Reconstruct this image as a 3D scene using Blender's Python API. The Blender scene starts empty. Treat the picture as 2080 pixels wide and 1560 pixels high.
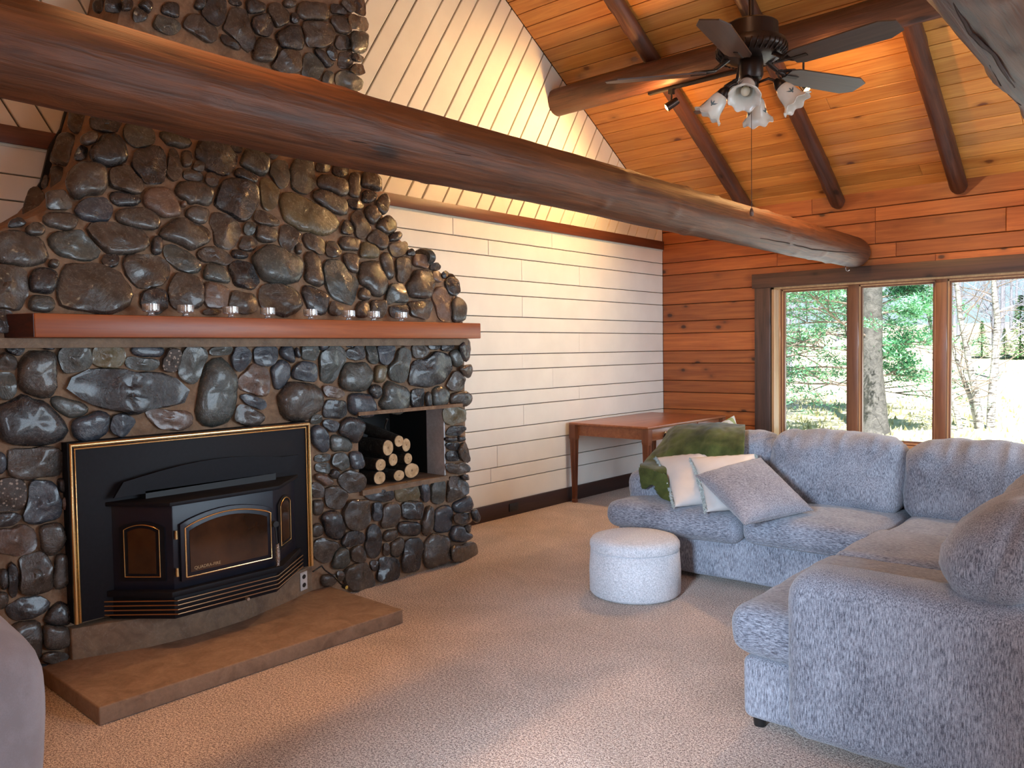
import bpy, bmesh, math, random
from math import sin, cos, pi, sqrt, radians
from mathutils import Vector, Matrix, noise
random.seed(7)
D = bpy.data
SC = bpy.context.scene
COL = SC.collection

# ------------------------------------------------------------------ camera
F = 1637.0
YAW, PITCH, ROLL = .7195, -.0414, -.0147
_cy, _sy, _cp, _sp, _cr, _sr = cos(YAW), sin(YAW), cos(PITCH), sin(PITCH), cos(ROLL), sin(ROLL)
W = Vector((-_sy*_cp, _cy*_cp, _sp))
_r = Vector((_cy, _sy, 0)); _u = _r.cross(W)
RR = _cr*_r + _sr*_u
UU = -_sr*_r + _cr*_u
CAM = Vector((0, 0, 1.45))
cd = D.cameras.new('camera'); cam = D.objects.new('camera', cd); COL.objects.link(cam)
m = Matrix((RR, UU, -W)).transposed().to_4x4(); m.translation = CAM
cam.matrix_world = m
cd.sensor_width = 36; cd.lens = F/2080*36; cd.clip_start = .05; cd.clip_end = 500
SC.camera = cam

def ray(x, y): return (x-1040)/F*RR + (780-y)/F*UU + W
def onx(x, y, X): d = ray(x, y); return CAM + d*((X-CAM.x)/d.x)
def ony(x, y, Y): d = ray(x, y); return CAM + d*((Y-CAM.y)/d.y)
def onz(x, y, Z=0.): d = ray(x, y); return CAM + d*((Z-CAM.z)/d.z)

# ------------------------------------------------------------------ world, sun, area lights, exposure
SC.view_settings.view_transform = 'Standard'
SC.view_settings.look = 'None'
SC.view_settings.gamma = 1
SC.view_settings.use_curve_mapping = False
SC.view_settings.exposure = 0.0
w = D.worlds.new('world'); SC.world = w; w.use_nodes = True
nt = w.node_tree; bg = nt.nodes['Background']
sk = nt.nodes.new('ShaderNodeTexSky'); sk.sky_type = 'HOSEK_WILKIE'
sk.sun_direction = Vector((.35, -.75, .62)).normalized(); sk.turbidity = 3.0; sk.ground_albedo = .5
nt.links.new(sk.outputs[0], bg.inputs[0]); bg.inputs[1].default_value = 4.0
def light(name, kind, loc, energy, color, target=None, size=1., size_y=None, **kw):
    l = D.lights.new(name, kind); l.energy = energy; l.color = color
    o = D.objects.new(name, l); COL.objects.link(o); o.location = loc
    if kind == 'AREA':
        l.size = size
        if size_y: l.shape = 'RECTANGLE'; l.size_y = size_y
    elif kind in ('POINT', 'SPOT'): l.shadow_soft_size = size
    for k, v in kw.items(): setattr(l, k, v)
    if target is not None: o.rotation_euler = (Vector(target)-Vector(loc)).to_track_quat('-Z', 'Y').to_euler()
    return o
sun = light('sun', 'SUN', (0, -5, 12), 15.0, (1, .93, .82), (-3.5, 2.5, 0)); sun.data.angle = .01
# daylight arriving through the windows that lie outside the picture, plus added fill
light('daylight_right_windows', 'AREA', (2.32, 4.6, 1.55), 240, (.68, .84, 1.0), (-3, 5.0, 1.2), 3.8, 1.7)
light('daylight_patio_door', 'AREA', (-.38, -3.6, 2.25), 1100, (.58, .76, 1.0), (-1.6, 3.0, .2), 1.0, 1.5)
light('daylight_front_window', 'AREA', (-1.85, 7.98, 1.3), 26, (.60, .80, 1.0), (-1.9, 3, .5), 3.0, 1.4)
light('added_fill_rear', 'AREA', (1.55, -.86, 1.5), 75, (.70, .83, 1.0), (-.5, 2.4, 1.1), .9, 1.2)  # added fill for the sofa arm and corner beam; the wall behind is closed
# warm room lamps outside the picture
light('warm_lamp_left', 'POINT', (-2.6, -.30, 2.3), 68, (1, .42, .15), None, .12)
light('warm_spot_ridge', 'SPOT', (-2.70, 1.2, 3.98), 250, (1, .50, .20), (-2.62, 1.45, 2.4), .06, spot_size=.80, spot_blend=.9)
light('warm_ceiling_lamp', 'POINT', (-1.0, 1.6, 3.9), 16, (1, .70, .45), None, .15)
# ------------------------------------------------------------------ object helpers
def tag(o, label=None, cat=None, group=None, kind=None):
    if label: o['label'] = label
    if cat: o['category'] = cat
    if group: o['group'] = group
    if kind: o['kind'] = kind
    return o
def empty(name, loc=(0, 0, 0), rz=0., label=None, cat=None, group=None):
    o = D.objects.new(name, None); COL.objects.link(o); o.location = loc; o.rotation_euler = (0, 0, rz)
    o.empty_display_size = .05
    return tag(o, label, cat, group)
def link(name, me, mat=None, parent=None, kind=None):
    if mat is not None and not me.materials: me.materials.append(mat)
    o = D.objects.new(name, me); COL.objects.link(o)
    if parent is not None: o.parent = parent
    if kind: o['kind'] = kind
    return o
def shade(me, smooth=True, ang=None):
    for p in me.polygons: p.use_smooth = smooth
    if smooth and ang is not None:
        try: me.set_sharp_from_angle(angle=radians(ang))
        except Exception: pass
class MB:
    def __init__(s): s.v = []; s.f = []
    def add(s, vs, fs):
        n = len(s.v); s.v += [tuple(v) for v in vs]; s.f += [tuple(i+n for i in f) for f in fs]; return s
    def box(s, x0, x1, y0, y1, z0, z1, M=None):
        vs = [Vector(p) for p in ((x0,y0,z0),(x1,y0,z0),(x1,y1,z0),(x0,y1,z0),(x0,y0,z1),(x1,y0,z1),(x1,y1,z1),(x0,y1,z1))]
        if M is not None: vs = [M @ v for v in vs]
        return s.add(vs, ((0,3,2,1),(4,5,6,7),(0,1,5,4),(1,2,6,5),(2,3,7,6),(3,0,4,7)))
    def prism(s, poly, d, off=None):
        # poly: list of Vector, extruded by vector d
        n = len(poly); vs = list(poly) + [p+d for p in poly]
        return s.add(vs, [tuple(reversed(range(n))), tuple(range(n, 2*n))] + [(i, (i+1) % n, n+(i+1) % n, n+i) for i in range(n)])
    def tube(s, pts, rad, seg=12, cap=True):
        pts = [Vector(p) for p in pts]; n = len(pts)
        if not isinstance(rad, (list, tuple)): rad = [rad]*n
        vs = []; up = None
        for i, p in enumerate(pts):
            t = (pts[min(i+1, n-1)]-pts[max(i-1, 0)]).normalized()
            if up is None:
                up = Vector((0, 0, 1)) if abs(t.z) < .9 else Vector((1, 0, 0))
            a = (up - t*up.dot(t)).normalized(); b = t.cross(a); up = a
            for k in range(seg):
                th = 2*pi*k/seg; vs.append(p + (a*cos(th)+b*sin(th))*rad[i])
        fs = [(i*seg+k, i*seg+(k+1) % seg, (i+1)*seg+(k+1) % seg, (i+1)*seg+k) for i in range(n-1) for k in range(seg)]
        if cap: fs += [tuple(reversed(range(seg))), tuple(range((n-1)*seg, n*seg))]
        return s.add(vs, fs)
    def lathe(s, prof, c=(0, 0, 0), seg=24, axis=None, ruffle=None):
        # prof: (radius, height) list; axis: Matrix 3x3 applied before the offset
        c = Vector(c); vs = []
        for j, (r, h) in enumerate(prof):
            for k in range(seg):
                th = 2*pi*k/seg; rr = r; hh = h
                if ruffle: rr, hh = ruffle(j, th, r, h)
                v = Vector((rr*cos(th), rr*sin(th), hh))
                if axis is not None: v = axis @ v
                vs.append(c+v)
        n = len(prof)
        fs = [(i*seg+k, i*seg+(k+1) % seg, (i+1)*seg+(k+1) % seg, (i+1)*seg+k) for i in range(n-1) for k in range(seg)]
        return s.add(vs, fs)
    def mesh(s, name, smooth=False, ang=None, fix=True):
        me = D.meshes.new(name); me.from_pydata(s.v, [], s.f); me.validate()
        if fix:
            bm = bmesh.new(); bm.from_mesh(me); bmesh.ops.remove_doubles(bm, verts=bm.verts, dist=1e-5)
            bmesh.ops.recalc_face_normals(bm, faces=bm.faces); bm.to_mesh(me); bm.free()
        shade(me, smooth, ang); return me
    def build(s, name, mat, parent=None, smooth=False, ang=None, bevel=0., seg=2, kind=None):
        me = s.mesh(name, smooth, ang)
        if bevel:
            bm = bmesh.new(); bm.from_mesh(me)
            es = [e for e in bm.edges if len(e.link_faces) == 2 and e.calc_face_angle(0) > .5]
            bmesh.ops.bevel(bm, geom=es, offset=bevel, segments=seg, affect='EDGES', profile=.5, clamp_overlap=True)
            bm.to_mesh(me); bm.free(); shade(me, True, 40)
        return link(name, me, mat, parent, kind)
def rbox(x0, x1, y0, y1, z0, z1, r=.05, n=10, puff=(0, 0, 0), wr=0., ws=6., seed=0, fn=None):
    """rounded, optionally puffed and wrinkled box; returns a mesh"""
    hx, hy, hz = (x1-x0)/2, (y1-y0)/2, (z1-z0)/2; c = Vector(((x0+x1)/2, (y0+y1)/2, (z0+z1)/2))
    r = min(r, hx*.98, hy*.98, hz*.98); bm = bmesh.new()
    h = (hx, hy, hz)
    def coords(hh):
        # denser near the ends so that the rounding is smooth
        out = [-hh, -hh+r*.08, -hh+r*.3, -hh+r*.62, -hh+r]
        inner = 2*(hh-r); m_ = max(1, int(round(n*inner/(2*max(h)))))
        out += [-hh+r+inner*i/m_ for i in range(1, m_)] if inner > 1e-6 else []
        return out + [hh-r, hh-r*.62, hh-r*.3, hh-r*.08, hh] if inner > 1e-6 else [-hh, -hh+r*.3, -hh+r*.62, 0, hh-r*.62, hh-r*.3, hh]
    A = [coords(v) for v in h]; vm = {}
    def V(p):
        k = tuple(round(q, 6) for q in p)
        if k in vm: return vm[k]
        q = Vector([max(-h[i]+r, min(h[i]-r, p[i])) for i in range(3)]); d = Vector(p)-q
        # map cube corner region onto the sphere
        if d.length > 1e-9: q = q + d.normalized()*r*min(1, max(abs(d.x), abs(d.y), abs(d.z))/r)
        u = [q[i]/h[i] for i in range(3)]
        pv = Vector((q.x + puff[0]*(1-u[1]**2)*(1-u[2]**2)*u[0], q.y + puff[1]*(1-u[0]**2)*(1-u[2]**2)*u[1],
                     q.z + puff[2]*(1-u[0]**2)*(1-u[1]**2)*u[2]))
        pv = pv + c
        if wr:
            s_ = Vector((pv.x*ws+seed*7.3, pv.y*ws-seed*3.1, pv.z*ws))
            pv = pv + noise.noise_vector(s_)*wr + noise.noise_vector(s_*2.7)*wr*.4
        if fn: pv = fn(pv, u)
        vm[k] = bm.verts.new(pv); return vm[k]
    for ax in range(3):
        a, b = (ax+1) % 3, (ax+2) % 3
        for sgn in (-1, 1):
            for i in range(len(A[a])-1):
                for j in range(len(A[b])-1):
                    P = []
                    for (ii, jj) in ((i, j), (i+1, j), (i+1, j+1), (i, j+1)):
                        p = [0, 0, 0]; p[ax] = sgn*h[ax]; p[a] = A[a][ii]; p[b] = A[b][jj]; P.append(V(p))
                    if sgn < 0: P.reverse()
                    if len(set(P)) == 4: bm.faces.new(P)
    me = D.meshes.new('rounded'); bmesh.ops.recalc_face_normals(bm, faces=bm.faces); bm.to_mesh(me); bm.free(); shade(me); return me
def clip(poly, n, d):
    """keep the part of a 2-D polygon where n.p <= d"""
    out = []
    for i in range(len(poly)):
        a, b = poly[i], poly[(i+1) % len(poly)]
        da, db = n[0]*a[0]+n[1]*a[1]-d, n[0]*b[0]+n[1]*b[1]-d
        if da <= 0: out.append(a)
        if da*db < 0: t = da/(da-db); out.append((a[0]+(b[0]-a[0])*t, a[1]+(b[1]-a[1])*t))
    return out
def board(poly3, nrm, th, mat, parent, name='plank', ch=.0025):
    """flat board: poly3 front outline (Vectors), nrm towards the room; chamfered front edge"""
    nrm = Vector(nrm); c = sum(poly3, Vector())/len(poly3); n = len(poly3)
    back = [p - nrm*th for p in poly3]; mid = [p - nrm*ch for p in poly3]; fr = []
    for i in range(n):
        a, b, d = poly3[i-1], poly3[i], poly3[(i+1) % n]
        e1 = (a-b).normalized(); e2 = (d-b).normalized(); v = e1+e2; s_ = e1.cross(e2).length
        fr.append(b + v*(ch/max(s_, .3)))
    vs = back+mid+fr
    fs = [tuple(range(2*n, 3*n))] + [(i, (i+1) % n, n+(i+1) % n, n+i) for i in range(n)] + [(n+i, n+(i+1) % n, 2*n+(i+1) % n, 2*n+i) for i in range(n)]
    return MB().add(vs, fs).build(name, mat, parent)

# ------------------------------------------------------------------ materials
MATS = {}
def newmat(name):
    m_ = D.materials.new(name); m_.use_nodes = True; MATS[name] = m_
    n = m_.node_tree.nodes; l = m_.node_tree.links; return m_, n, l, n['Principled BSDF']
def ramp(n, l, src, stops):
    r_ = n.new('ShaderNodeValToRGB'); e = r_.color_ramp.elements
    while len(e) < len(stops): e.new(.5)
    for i, (p, c_) in enumerate(stops): e[i].position = p; e[i].color = (*c_, 1) if len(c_) == 3 else c_
    l.new(src, r_.inputs[0]); return r_
def mapping(n, l, scale=(1, 1, 1), kind='Object', rnd=True, rot=(0, 0, 0)):
    tc = n.new('ShaderNodeTexCoord'); mp = n.new('ShaderNodeMapping'); mp.inputs['Scale'].default_value = scale
    mp.inputs['Rotation'].default_value = rot
    src = tc.outputs[kind]
    if rnd:
        oi = n.new('ShaderNodeObjectInfo'); ml = n.new('ShaderNodeMath'); ml.operation = 'MULTIPLY'; ml.inputs[1].default_value = 37.
        l.new(oi.outputs['Random'], ml.inputs[0]); ad = n.new('ShaderNodeVectorMath'); ad.operation = 'ADD'
        l.new(src, ad.inputs[0]); l.new(ml.outputs[0], ad.inputs[1]); src = ad.outputs[0]
    l.new(src, mp.inputs[0]); return mp.outputs[0]
def ntex(n, l, vec, scale=5, detail=4, rough=.55, dist=0.):
    t = n.new('ShaderNodeTexNoise'); t.inputs['Scale'].default_value = scale; t.inputs['Detail'].default_value = detail
    t.inputs['Roughness'].default_value = rough; t.inputs['Distortion'].default_value = dist; l.new(vec, t.inputs['Vector']); return t.outputs['Fac']
def mix(n, l, fac, a, b, mode='MIX'):
    x = n.new('ShaderNodeMix'); x.data_type = 'RGBA'; x.blend_type = mode
    for s_, i in ((fac, 0), (a, 6), (b, 7)):
        if hasattr(s_, 'links') or hasattr(s_, 'is_linked'): l.new(s_, x.inputs[i])
        elif i == 0: x.inputs[0].default_value = s_
        else: x.inputs[i].default_value = (*s_, 1)
    return x.outputs[2]
def mth(n, l, op, a, b=None, clamp=False):
    x = n.new('ShaderNodeMath'); x.operation = op; x.use_clamp = clamp
    for i, s_ in enumerate((a, b)):
        if s_ is None: continue
        if hasattr(s_, 'is_linked'): l.new(s_, x.inputs[i])
        else: x.inputs[i].default_value = s_
    return x.outputs[0]
def bump(n, l, bs, h, dist=.003, strength=.6):
    b = n.new('ShaderNodeBump'); b.inputs['Distance'].default_value = dist; b.inputs['Strength'].default_value = strength
    l.new(h, b.inputs['Height']); l.new(b.outputs[0], bs.inputs['Normal'])
def simple(name, col, rough=.5, metal=0., spec=.5, coat=0., nz=0., nscale=30, bmp=0.):
    m_, n, l, b = newmat(name); b.inputs['Roughness'].default_value = rough; b.inputs['Metallic'].default_value = metal
    b.inputs['Specular IOR Level'].default_value = spec; b.inputs['Coat Weight'].default_value = coat
    v = mapping(n, l, rnd=True); t = ntex(n, l, v, nscale, 5)
    k = nz if nz else .04
    r_ = ramp(n, l, t, ((.3, tuple(max(0, c_*(1-k)) for c_ in col)), (.7, tuple(min(1, c_*(1+k)) for c_ in col))))
    l.new(r_.outputs[0], b.inputs['Base Color'])
    if bmp: bump(n, l, b, t, bmp)
    return m_
def wood(name, light_c, dark_c, axis=0, knots=True, rough=.42, var=.35, knotc=(.05, .016, .006), coat=0., kscale=1., bmp=.0012, grain=1., flat=None, along=()):
    """plank or beam wood: grain along axis, rings, knots, per-board tone"""
    m_, n, l, b = newmat(name)
    sc = [14., 14., 14.]; sc[axis] = .9
    for q_ in along: sc[q_] = .9
    v = mapping(n, l, tuple(sc)); g = ntex(n, l, v, 1.6*grain, 6, .6, .6)
    sc2 = [60., 60., 60.]; sc2[axis] = 1.6
    for q_ in along: sc2[q_] = 1.6
    v2 = mapping(n, l, tuple(sc2)); fine = ntex(n, l, v2, 1.5, 3, .5)
    a = mth(n, l, 'ADD', mth(n, l, 'MULTIPLY', g, .72), mth(n, l, 'MULTIPLY', fine, .28))
    r_ = ramp(n, l, a, ((.33, dark_c), (.52, tuple((p+q)/2 for p, q in zip(light_c, dark_c))), (.68, light_c)))
    col = r_.outputs[0]
    oi = n.new('ShaderNodeObjectInfo')
    mr = n.new('ShaderNodeMapRange'); mr.inputs[3].default_value = 1-var; mr.inputs[4].default_value = 1+var*.5; l.new(oi.outputs['Random'], mr.inputs[0])
    cc = n.new('ShaderNodeCombineColor')
    for i in range(3): l.new(mr.outputs[0], cc.inputs[i])
    col = mix(n, l, 1., col, cc.outputs[0], 'MULTIPLY')
    if knots:
        ks = [5.4*kscale]*3; ks[axis] = (2.0 if flat is None else 3.3)*kscale
        if flat is not None: ks[flat] = 0.
        kt = 1. if flat is None else 1.05
        kv = mapping(n, l, tuple(ks)); vo = n.new('ShaderNodeTexVoronoi'); vo.inputs['Scale'].default_value = 1.; vo.inputs['Randomness'].default_value = 1.
        l.new(kv, vo.inputs['Vector'])
        wob = mth(n, l, 'ADD', vo.outputs['Distance'], mth(n, l, 'MULTIPLY', mth(n, l, 'SUBTRACT', ntex(n, l, v, 5, 3), .5), .10))
        kr = ramp(n, l, wob, ((.0, (1, 1, 1)), (.075*kt, (.92, .92, .92)), (.12*kt, (.30, .30, .30)), (.24*kt, (0, 0, 0))))
        col = mix(n, l, kr.outputs[0], col, knotc)
    l.new(col, b.inputs['Base Color']); b.inputs['Roughness'].default_value = rough; b.inputs['Coat Weight'].default_value = coat; b.inputs['Coat Roughness'].default_value = .25
    bump(n, l, b, a, bmp); return m_
def stone_mat(name, ca, cb, vein=(.4, .38, .34), speck=0., rough=(.14, .36), bmp=.012):
    m_, n, l, b = newmat(name)
    v = mapping(n, l); a = ntex(n, l, v, 9, 8, .62, .8); f_ = ntex(n, l, v, 55, 4, .7)
    r_ = ramp(n, l, a, ((.32, ca), (.68, cb))); col = r_.outputs[0]
    vv = ntex(n, l, v, 4.5, 7, .7, 2.2); vr = ramp(n, l, vv, ((.492, (0, 0, 0)), (.5, (1, 1, 1)), (.508, (0, 0, 0))))
    col = mix(n, l, mth(n, l, 'MULTIPLY', vr.outputs[0], .28), col, vein)
    fr = ramp(n, l, f_, ((.35, (.88, .88, .88)), (.7, (1.1, 1.1, 1.1)))); col = mix(n, l, 1., col, fr.outputs[0], 'MULTIPLY')
    if speck:
        vo = n.new('ShaderNodeTexVoronoi'); vo.inputs['Scale'].default_value = 55; l.new(v, vo.inputs['Vector'])
        sr = ramp(n, l, vo.outputs['Distance'], ((.22, (1, 1, 1)), (.34, (0, 0, 0)))); col = mix(n, l, mth(n, l, 'MULTIPLY', sr.outputs[0], speck), col, (.42, .33, .26))
    l.new(col, b.inputs['Base Color'])
    rr = n.new('ShaderNodeMapRange'); rr.inputs[3].default_value = rough[0]; rr.inputs[4].default_value = rough[1]; l.new(f_, rr.inputs[0]); l.new(rr.outputs[0], b.inputs['Roughness'])
    h = mth(n, l, 'ADD', a, mth(n, l, 'MULTIPLY', f_, .22)); bump(n, l, b, h, bmp, .9)
    if rough[1] < .5: b.inputs['Coat Weight'].default_value = .35; b.inputs['Coat Roughness'].default_value = .12
    return m_
def fabric(name, ca, cb, sc=(120, 120, 14), bmp=.002, rough=.9, sheen=.3, rot=(0, 0, 0)):
    m_, n, l, b = newmat(name)
    v = mapping(n, l, sc, rnd=False, rot=rot); a = ntex(n, l, v, 1., 3, .6); v2 = mapping(n, l, rnd=False); c_ = ntex(n, l, v2, 5, 3); d_ = ntex(n, l, v2, 260, 2)
    x = mth(n, l, 'ADD', mth(n, l, 'MULTIPLY', a, .85), mth(n, l, 'MULTIPLY', d_, .25)); x = mth(n, l, 'ADD', x, mth(n, l, 'MULTIPLY', mth(n, l, 'SUBTRACT', c_, .5), .22))
    r_ = ramp(n, l, x, ((.40, ca), (.72, cb))); l.new(r_.outputs[0], b.inputs['Base Color']); b.inputs['Roughness'].default_value = rough
    b.inputs['Sheen Weight'].default_value = sheen; b.inputs['Sheen Roughness'].default_value = .5; b.inputs['Specular IOR Level'].default_value = .2
    bump(n, l, b, x, bmp, .8); return m_
def glass(name, tint=(1, 1, 1), refl=.08, rough=.0):
    m_, n, l, b = newmat(name); n.remove(b)
    t = n.new('ShaderNodeBsdfTransparent'); t.inputs[0].default_value = (*tint, 1); g = n.new('ShaderNodeBsdfGlossy'); g.inputs['Roughness'].default_value = rough
    fr = n.new('ShaderNodeFresnel'); fr.inputs[0].default_value = 1.35; mx = n.new('ShaderNodeMixShader')
    l.new(mth(n, l, 'MULTIPLY', fr.outputs[0], refl*10, True), mx.inputs[0]); l.new(t.outputs[0], mx.inputs[1]); l.new(g.outputs[0], mx.inputs[2]); l.new(mx.outputs[0], n['Material Output'].inputs[0]); return m_
def emis(name, col, s_):
    m_, n, l, b = newmat(name); b.inputs['Base Color'].default_value = (*col, 1); b.inputs['Emission Color'].default_value = (*col, 1); b.inputs['Emission Strength'].default_value = s_; return m_

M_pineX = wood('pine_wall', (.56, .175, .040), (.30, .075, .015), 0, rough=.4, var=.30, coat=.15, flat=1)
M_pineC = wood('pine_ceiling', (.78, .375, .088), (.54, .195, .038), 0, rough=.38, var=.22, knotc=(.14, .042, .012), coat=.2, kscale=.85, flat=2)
M_logY = wood('log_brown_y', (.18, .055, .016), (.045, .014, .005), 1, rough=.52, var=.1, knotc=(.02, .008, .004), kscale=.7, bmp=.012, grain=1.4)
M_logX = wood('log_brown_x', (.15, .060, .030), (.055, .023, .012), 0, rough=.45, var=.1, knotc=(.02, .008, .004), kscale=.7, bmp=.010, grain=1.4)
M_logR = wood('log_brown_rafter', (.15, .055, .026), (.050, .019, .010), 1, rough=.42, var=.15, knotc=(.02, .008, .004), kscale=.9, bmp=.010, grain=1.4, along=(2,))
M_trimY = wood('trim_brown', (.17, .052, .022), (.08, .022, .010), 1, rough=.45, var=.1)
M_baseb = wood('baseboard_brown', (.050, .022, .016), (.026, .012, .010), 1, rough=.45, var=.05, knots=False)
M_casing = wood('casing_dark', (.14, .065, .036), (.040, .020, .014), 0, rough=.5, var=.15, knotc=(.010, .006, .005), flat=1)
M_casingZ = wood('casing_dark_z', (.13, .070, .048), (.045, .028, .022), 2, rough=.5, var=.15, knotc=(.012, .008, .006))
M_frame = wood('window_frame', (.30, .13, .060), (.16, .060, .028), 2, rough=.4, var=.05, knots=False)
M_stop = wood('window_stop', (.70, .42, .20), (.50, .26, .11), 2, rough=.4, var=.05, knots=False)
M_mantel = wood('mantel_wood', (.42, .105, .017), (.25, .052, .009), 1, rough=.42, var=.02, knots=False, coat=.1)
M_mantelend = wood('mantel_end', (.10, .030, .022), (.03, .012, .012), 0, rough=.5, var=.02, knots=False)
M_white = simple('white_paint_boards', (.79, .785, .72), .45, nz=.05, nscale=3, bmp=.0008)
M_whiteG = simple('cream_paint_gable', (.80, .74, .60), .45, nz=.05, nscale=3, bmp=.0008)
M_gap = simple('dark_joint', (.10, .075, .05), .9)
M_gapw = simple('wood_joint', (.035, .014, .006), .9)
M_desk = wood('desk_wood', (.40, .135, .045), (.22, .062, .020), 1, rough=.33, var=.05, knots=False, coat=.3)
M_deskZ = wood('desk_leg_wood', (.26, .085, .032), (.13, .038, .016), 2, rough=.38, var=.05, knots=False)
M_mortar = stone_mat('mortar', (.16, .088, .048), (.33, .205, .12), rough=(.75, .95), bmp=.006)
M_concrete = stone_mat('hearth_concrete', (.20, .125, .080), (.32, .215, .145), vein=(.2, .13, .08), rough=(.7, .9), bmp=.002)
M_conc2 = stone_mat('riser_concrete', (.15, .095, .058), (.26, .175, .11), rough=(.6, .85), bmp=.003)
M_block = stone_mat('niche_concrete', (.45, .48, .50), (.62, .64, .66), rough=(.7, .9), bmp=.002)
ST = {'k': stone_mat('stone_charcoal', (.014, .014, .017), (.042, .041, .042)),
      'g': stone_mat('stone_greengrey', (.034, .038, .035), (.085, .090, .080)),
      'b': stone_mat('stone_slate', (.026, .032, .042), (.062, .073, .090)),
      'n': stone_mat('stone_brown', (.032, .026, .022), (.090, .073, .060)),
      'o': stone_mat('stone_olive_tan', (.085, .065, .035), (.17, .135, .075)),
      'r': stone_mat('stone_reddish', (.085, .052, .040), (.18, .115, .085)),
      's': stone_mat('stone_speckled', (.040, .030, .024), (.08, .055, .042), speck=.8, rough=(.4, .7))}
M_black = simple('stove_black', (.006, .006, .009), .55, spec=.22, nz=.2, nscale=60, bmp=.0003)
M_blackg = simple('stove_enamel', (.010, .011, .020), .34, spec=.35, nz=.1)
M_brass = simple('brass', (.78, .55, .26), .26, 1., nz=.01)
M_bronze = simple('louvre_bronze', (.42, .27, .15), .38, 1., nz=.01)
M_steel = simple('steel_coil', (.6, .6, .6), .25, 1.)
M_fireglass = simple('smoked_glass', (.045, .019, .008), .10, 0, nz=.6, nscale=5)
M_etch = simple('etched_letters', (.42, .30, .16), .6)
M_sofa = fabric('sofa_chenille', (.085, .09, .115), (.46, .48, .54), sc=(300, 300, 44), bmp=.002)
M_sofaH = fabric('sofa_chenille_seat', (.085, .09, .115), (.44, .46, .52), sc=(50, 300, 220), bmp=.003)
M_pillowg = fabric('pillow_chenille', (.11, .105, .125), (.44, .43, .47), sc=(60, 220, 220), bmp=.003)
M_pillowc = simple('cream_satin', (.66, .63, .60), .45, nz=.05, nscale=8, bmp=.002)
M_fringe = fabric('fringe', (.30, .34, .32), (.62, .63, .58), sc=(60, 60, 60), bmp=.004)
M_throw = fabric('green_velvet', (.030, .040, .008), (.105, .125, .030), sc=(7, 7, 7), bmp=.002, sheen=.15, rough=.8)
M_boucle = fabric('boucle', (.46, .47, .50), (.82, .82, .85), sc=(130, 130, 130), bmp=.006)
M_chair = fabric('armchair_suede', (.22, .19, .20), (.29, .26, .28), sc=(9, 9, 9), bmp=.001)
M_fan = simple('fan_bronze', (.045, .032, .026), .35, .7)
M_blade = wood('fan_blade', (.10, .065, .048), (.045, .028, .022), 0, rough=.35, var=.1, knots=False, coat=.2)
M_shade = simple('milk_glass', (.80, .76, .66), .25, nz=.05, nscale=20)
M_motif = simple('shade_motif', (.10, .15, .16), .5)
M_candleglass = glass('candle_glass', (.88, .90, .92), .6, .06)
_n = M_candleglass.node_tree.nodes; _l = M_candleglass.node_tree.links; _o = _n['Material Output']; _s = _o.inputs[0].links[0].from_socket
_d = _n.new('ShaderNodeBsdfTranslucent'); _d.inputs[0].default_value = (.9, .92, .95, 1); _d2 = _n.new('ShaderNodeBsdfDiffuse'); _d2.inputs[0].default_value = (.9, .92, .95, 1)
_a = _n.new('ShaderNodeAddShader'); _l.new(_d.outputs[0], _a.inputs[0]); _l.new(_d2.outputs[0], _a.inputs[1]); _m = _n.new('ShaderNodeMixShader'); _m.inputs[0].default_value = .09
_l.new(_s, _m.inputs[1]); _l.new(_a.outputs[0], _m.inputs[2]); _l.new(_m.outputs[0], _o.inputs[0])
M_wax = simple('candle_wax', (.78, .70, .52), .5)
M_pane = glass('window_glass', (.97, .985, .985), .05)
M_bulb = emis('lit_bulb', (1, .62, .25), 60.)
M_outletw = simple('outlet_grey', (.55, .55, .56), .4)
M_blackp = simple('black_plastic', (.012, .012, .012), .45)
M_bark = stone_mat('firewood_bark', (.010, .008, .006), (.035, .026, .018), rough=(.8, .95), bmp=.01)
M_carpet = None
def carpet():
    m_, n, l, b = newmat('carpet_pile'); v = mapping(n, l, rnd=False)
    a = ntex(n, l, v, 105, 2, .7); c_ = ntex(n, l, v, 2.2, 4, .6, .6); f_ = ntex(n, l, v, 210, 2, .6)
    x = mth(n, l, 'ADD', mth(n, l, 'MULTIPLY', a, .6), mth(n, l, 'MULTIPLY', f_, .4))
    r_ = ramp(n, l, x, ((.40, (.20, .13, .10)), (.50, (.60, .48, .40)), (.60, (.95, .84, .74))))
    c2 = ramp(n, l, c_, ((.35, (.84, .82, .80)), (.65, (1.08, 1.05, 1.04))))
    l.new(mix(n, l, 1., r_.outputs[0], c2.outputs[0], 'MULTIPLY'), b.inputs['Base Color']); b.inputs['Roughness'].default_value = .95; b.inputs['Specular IOR Level'].default_value = .1
    b.inputs['Sheen Weight'].default_value = .3
    bump(n, l, b, x, .012, 1.); return m_
M_carpet = carpet()
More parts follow.
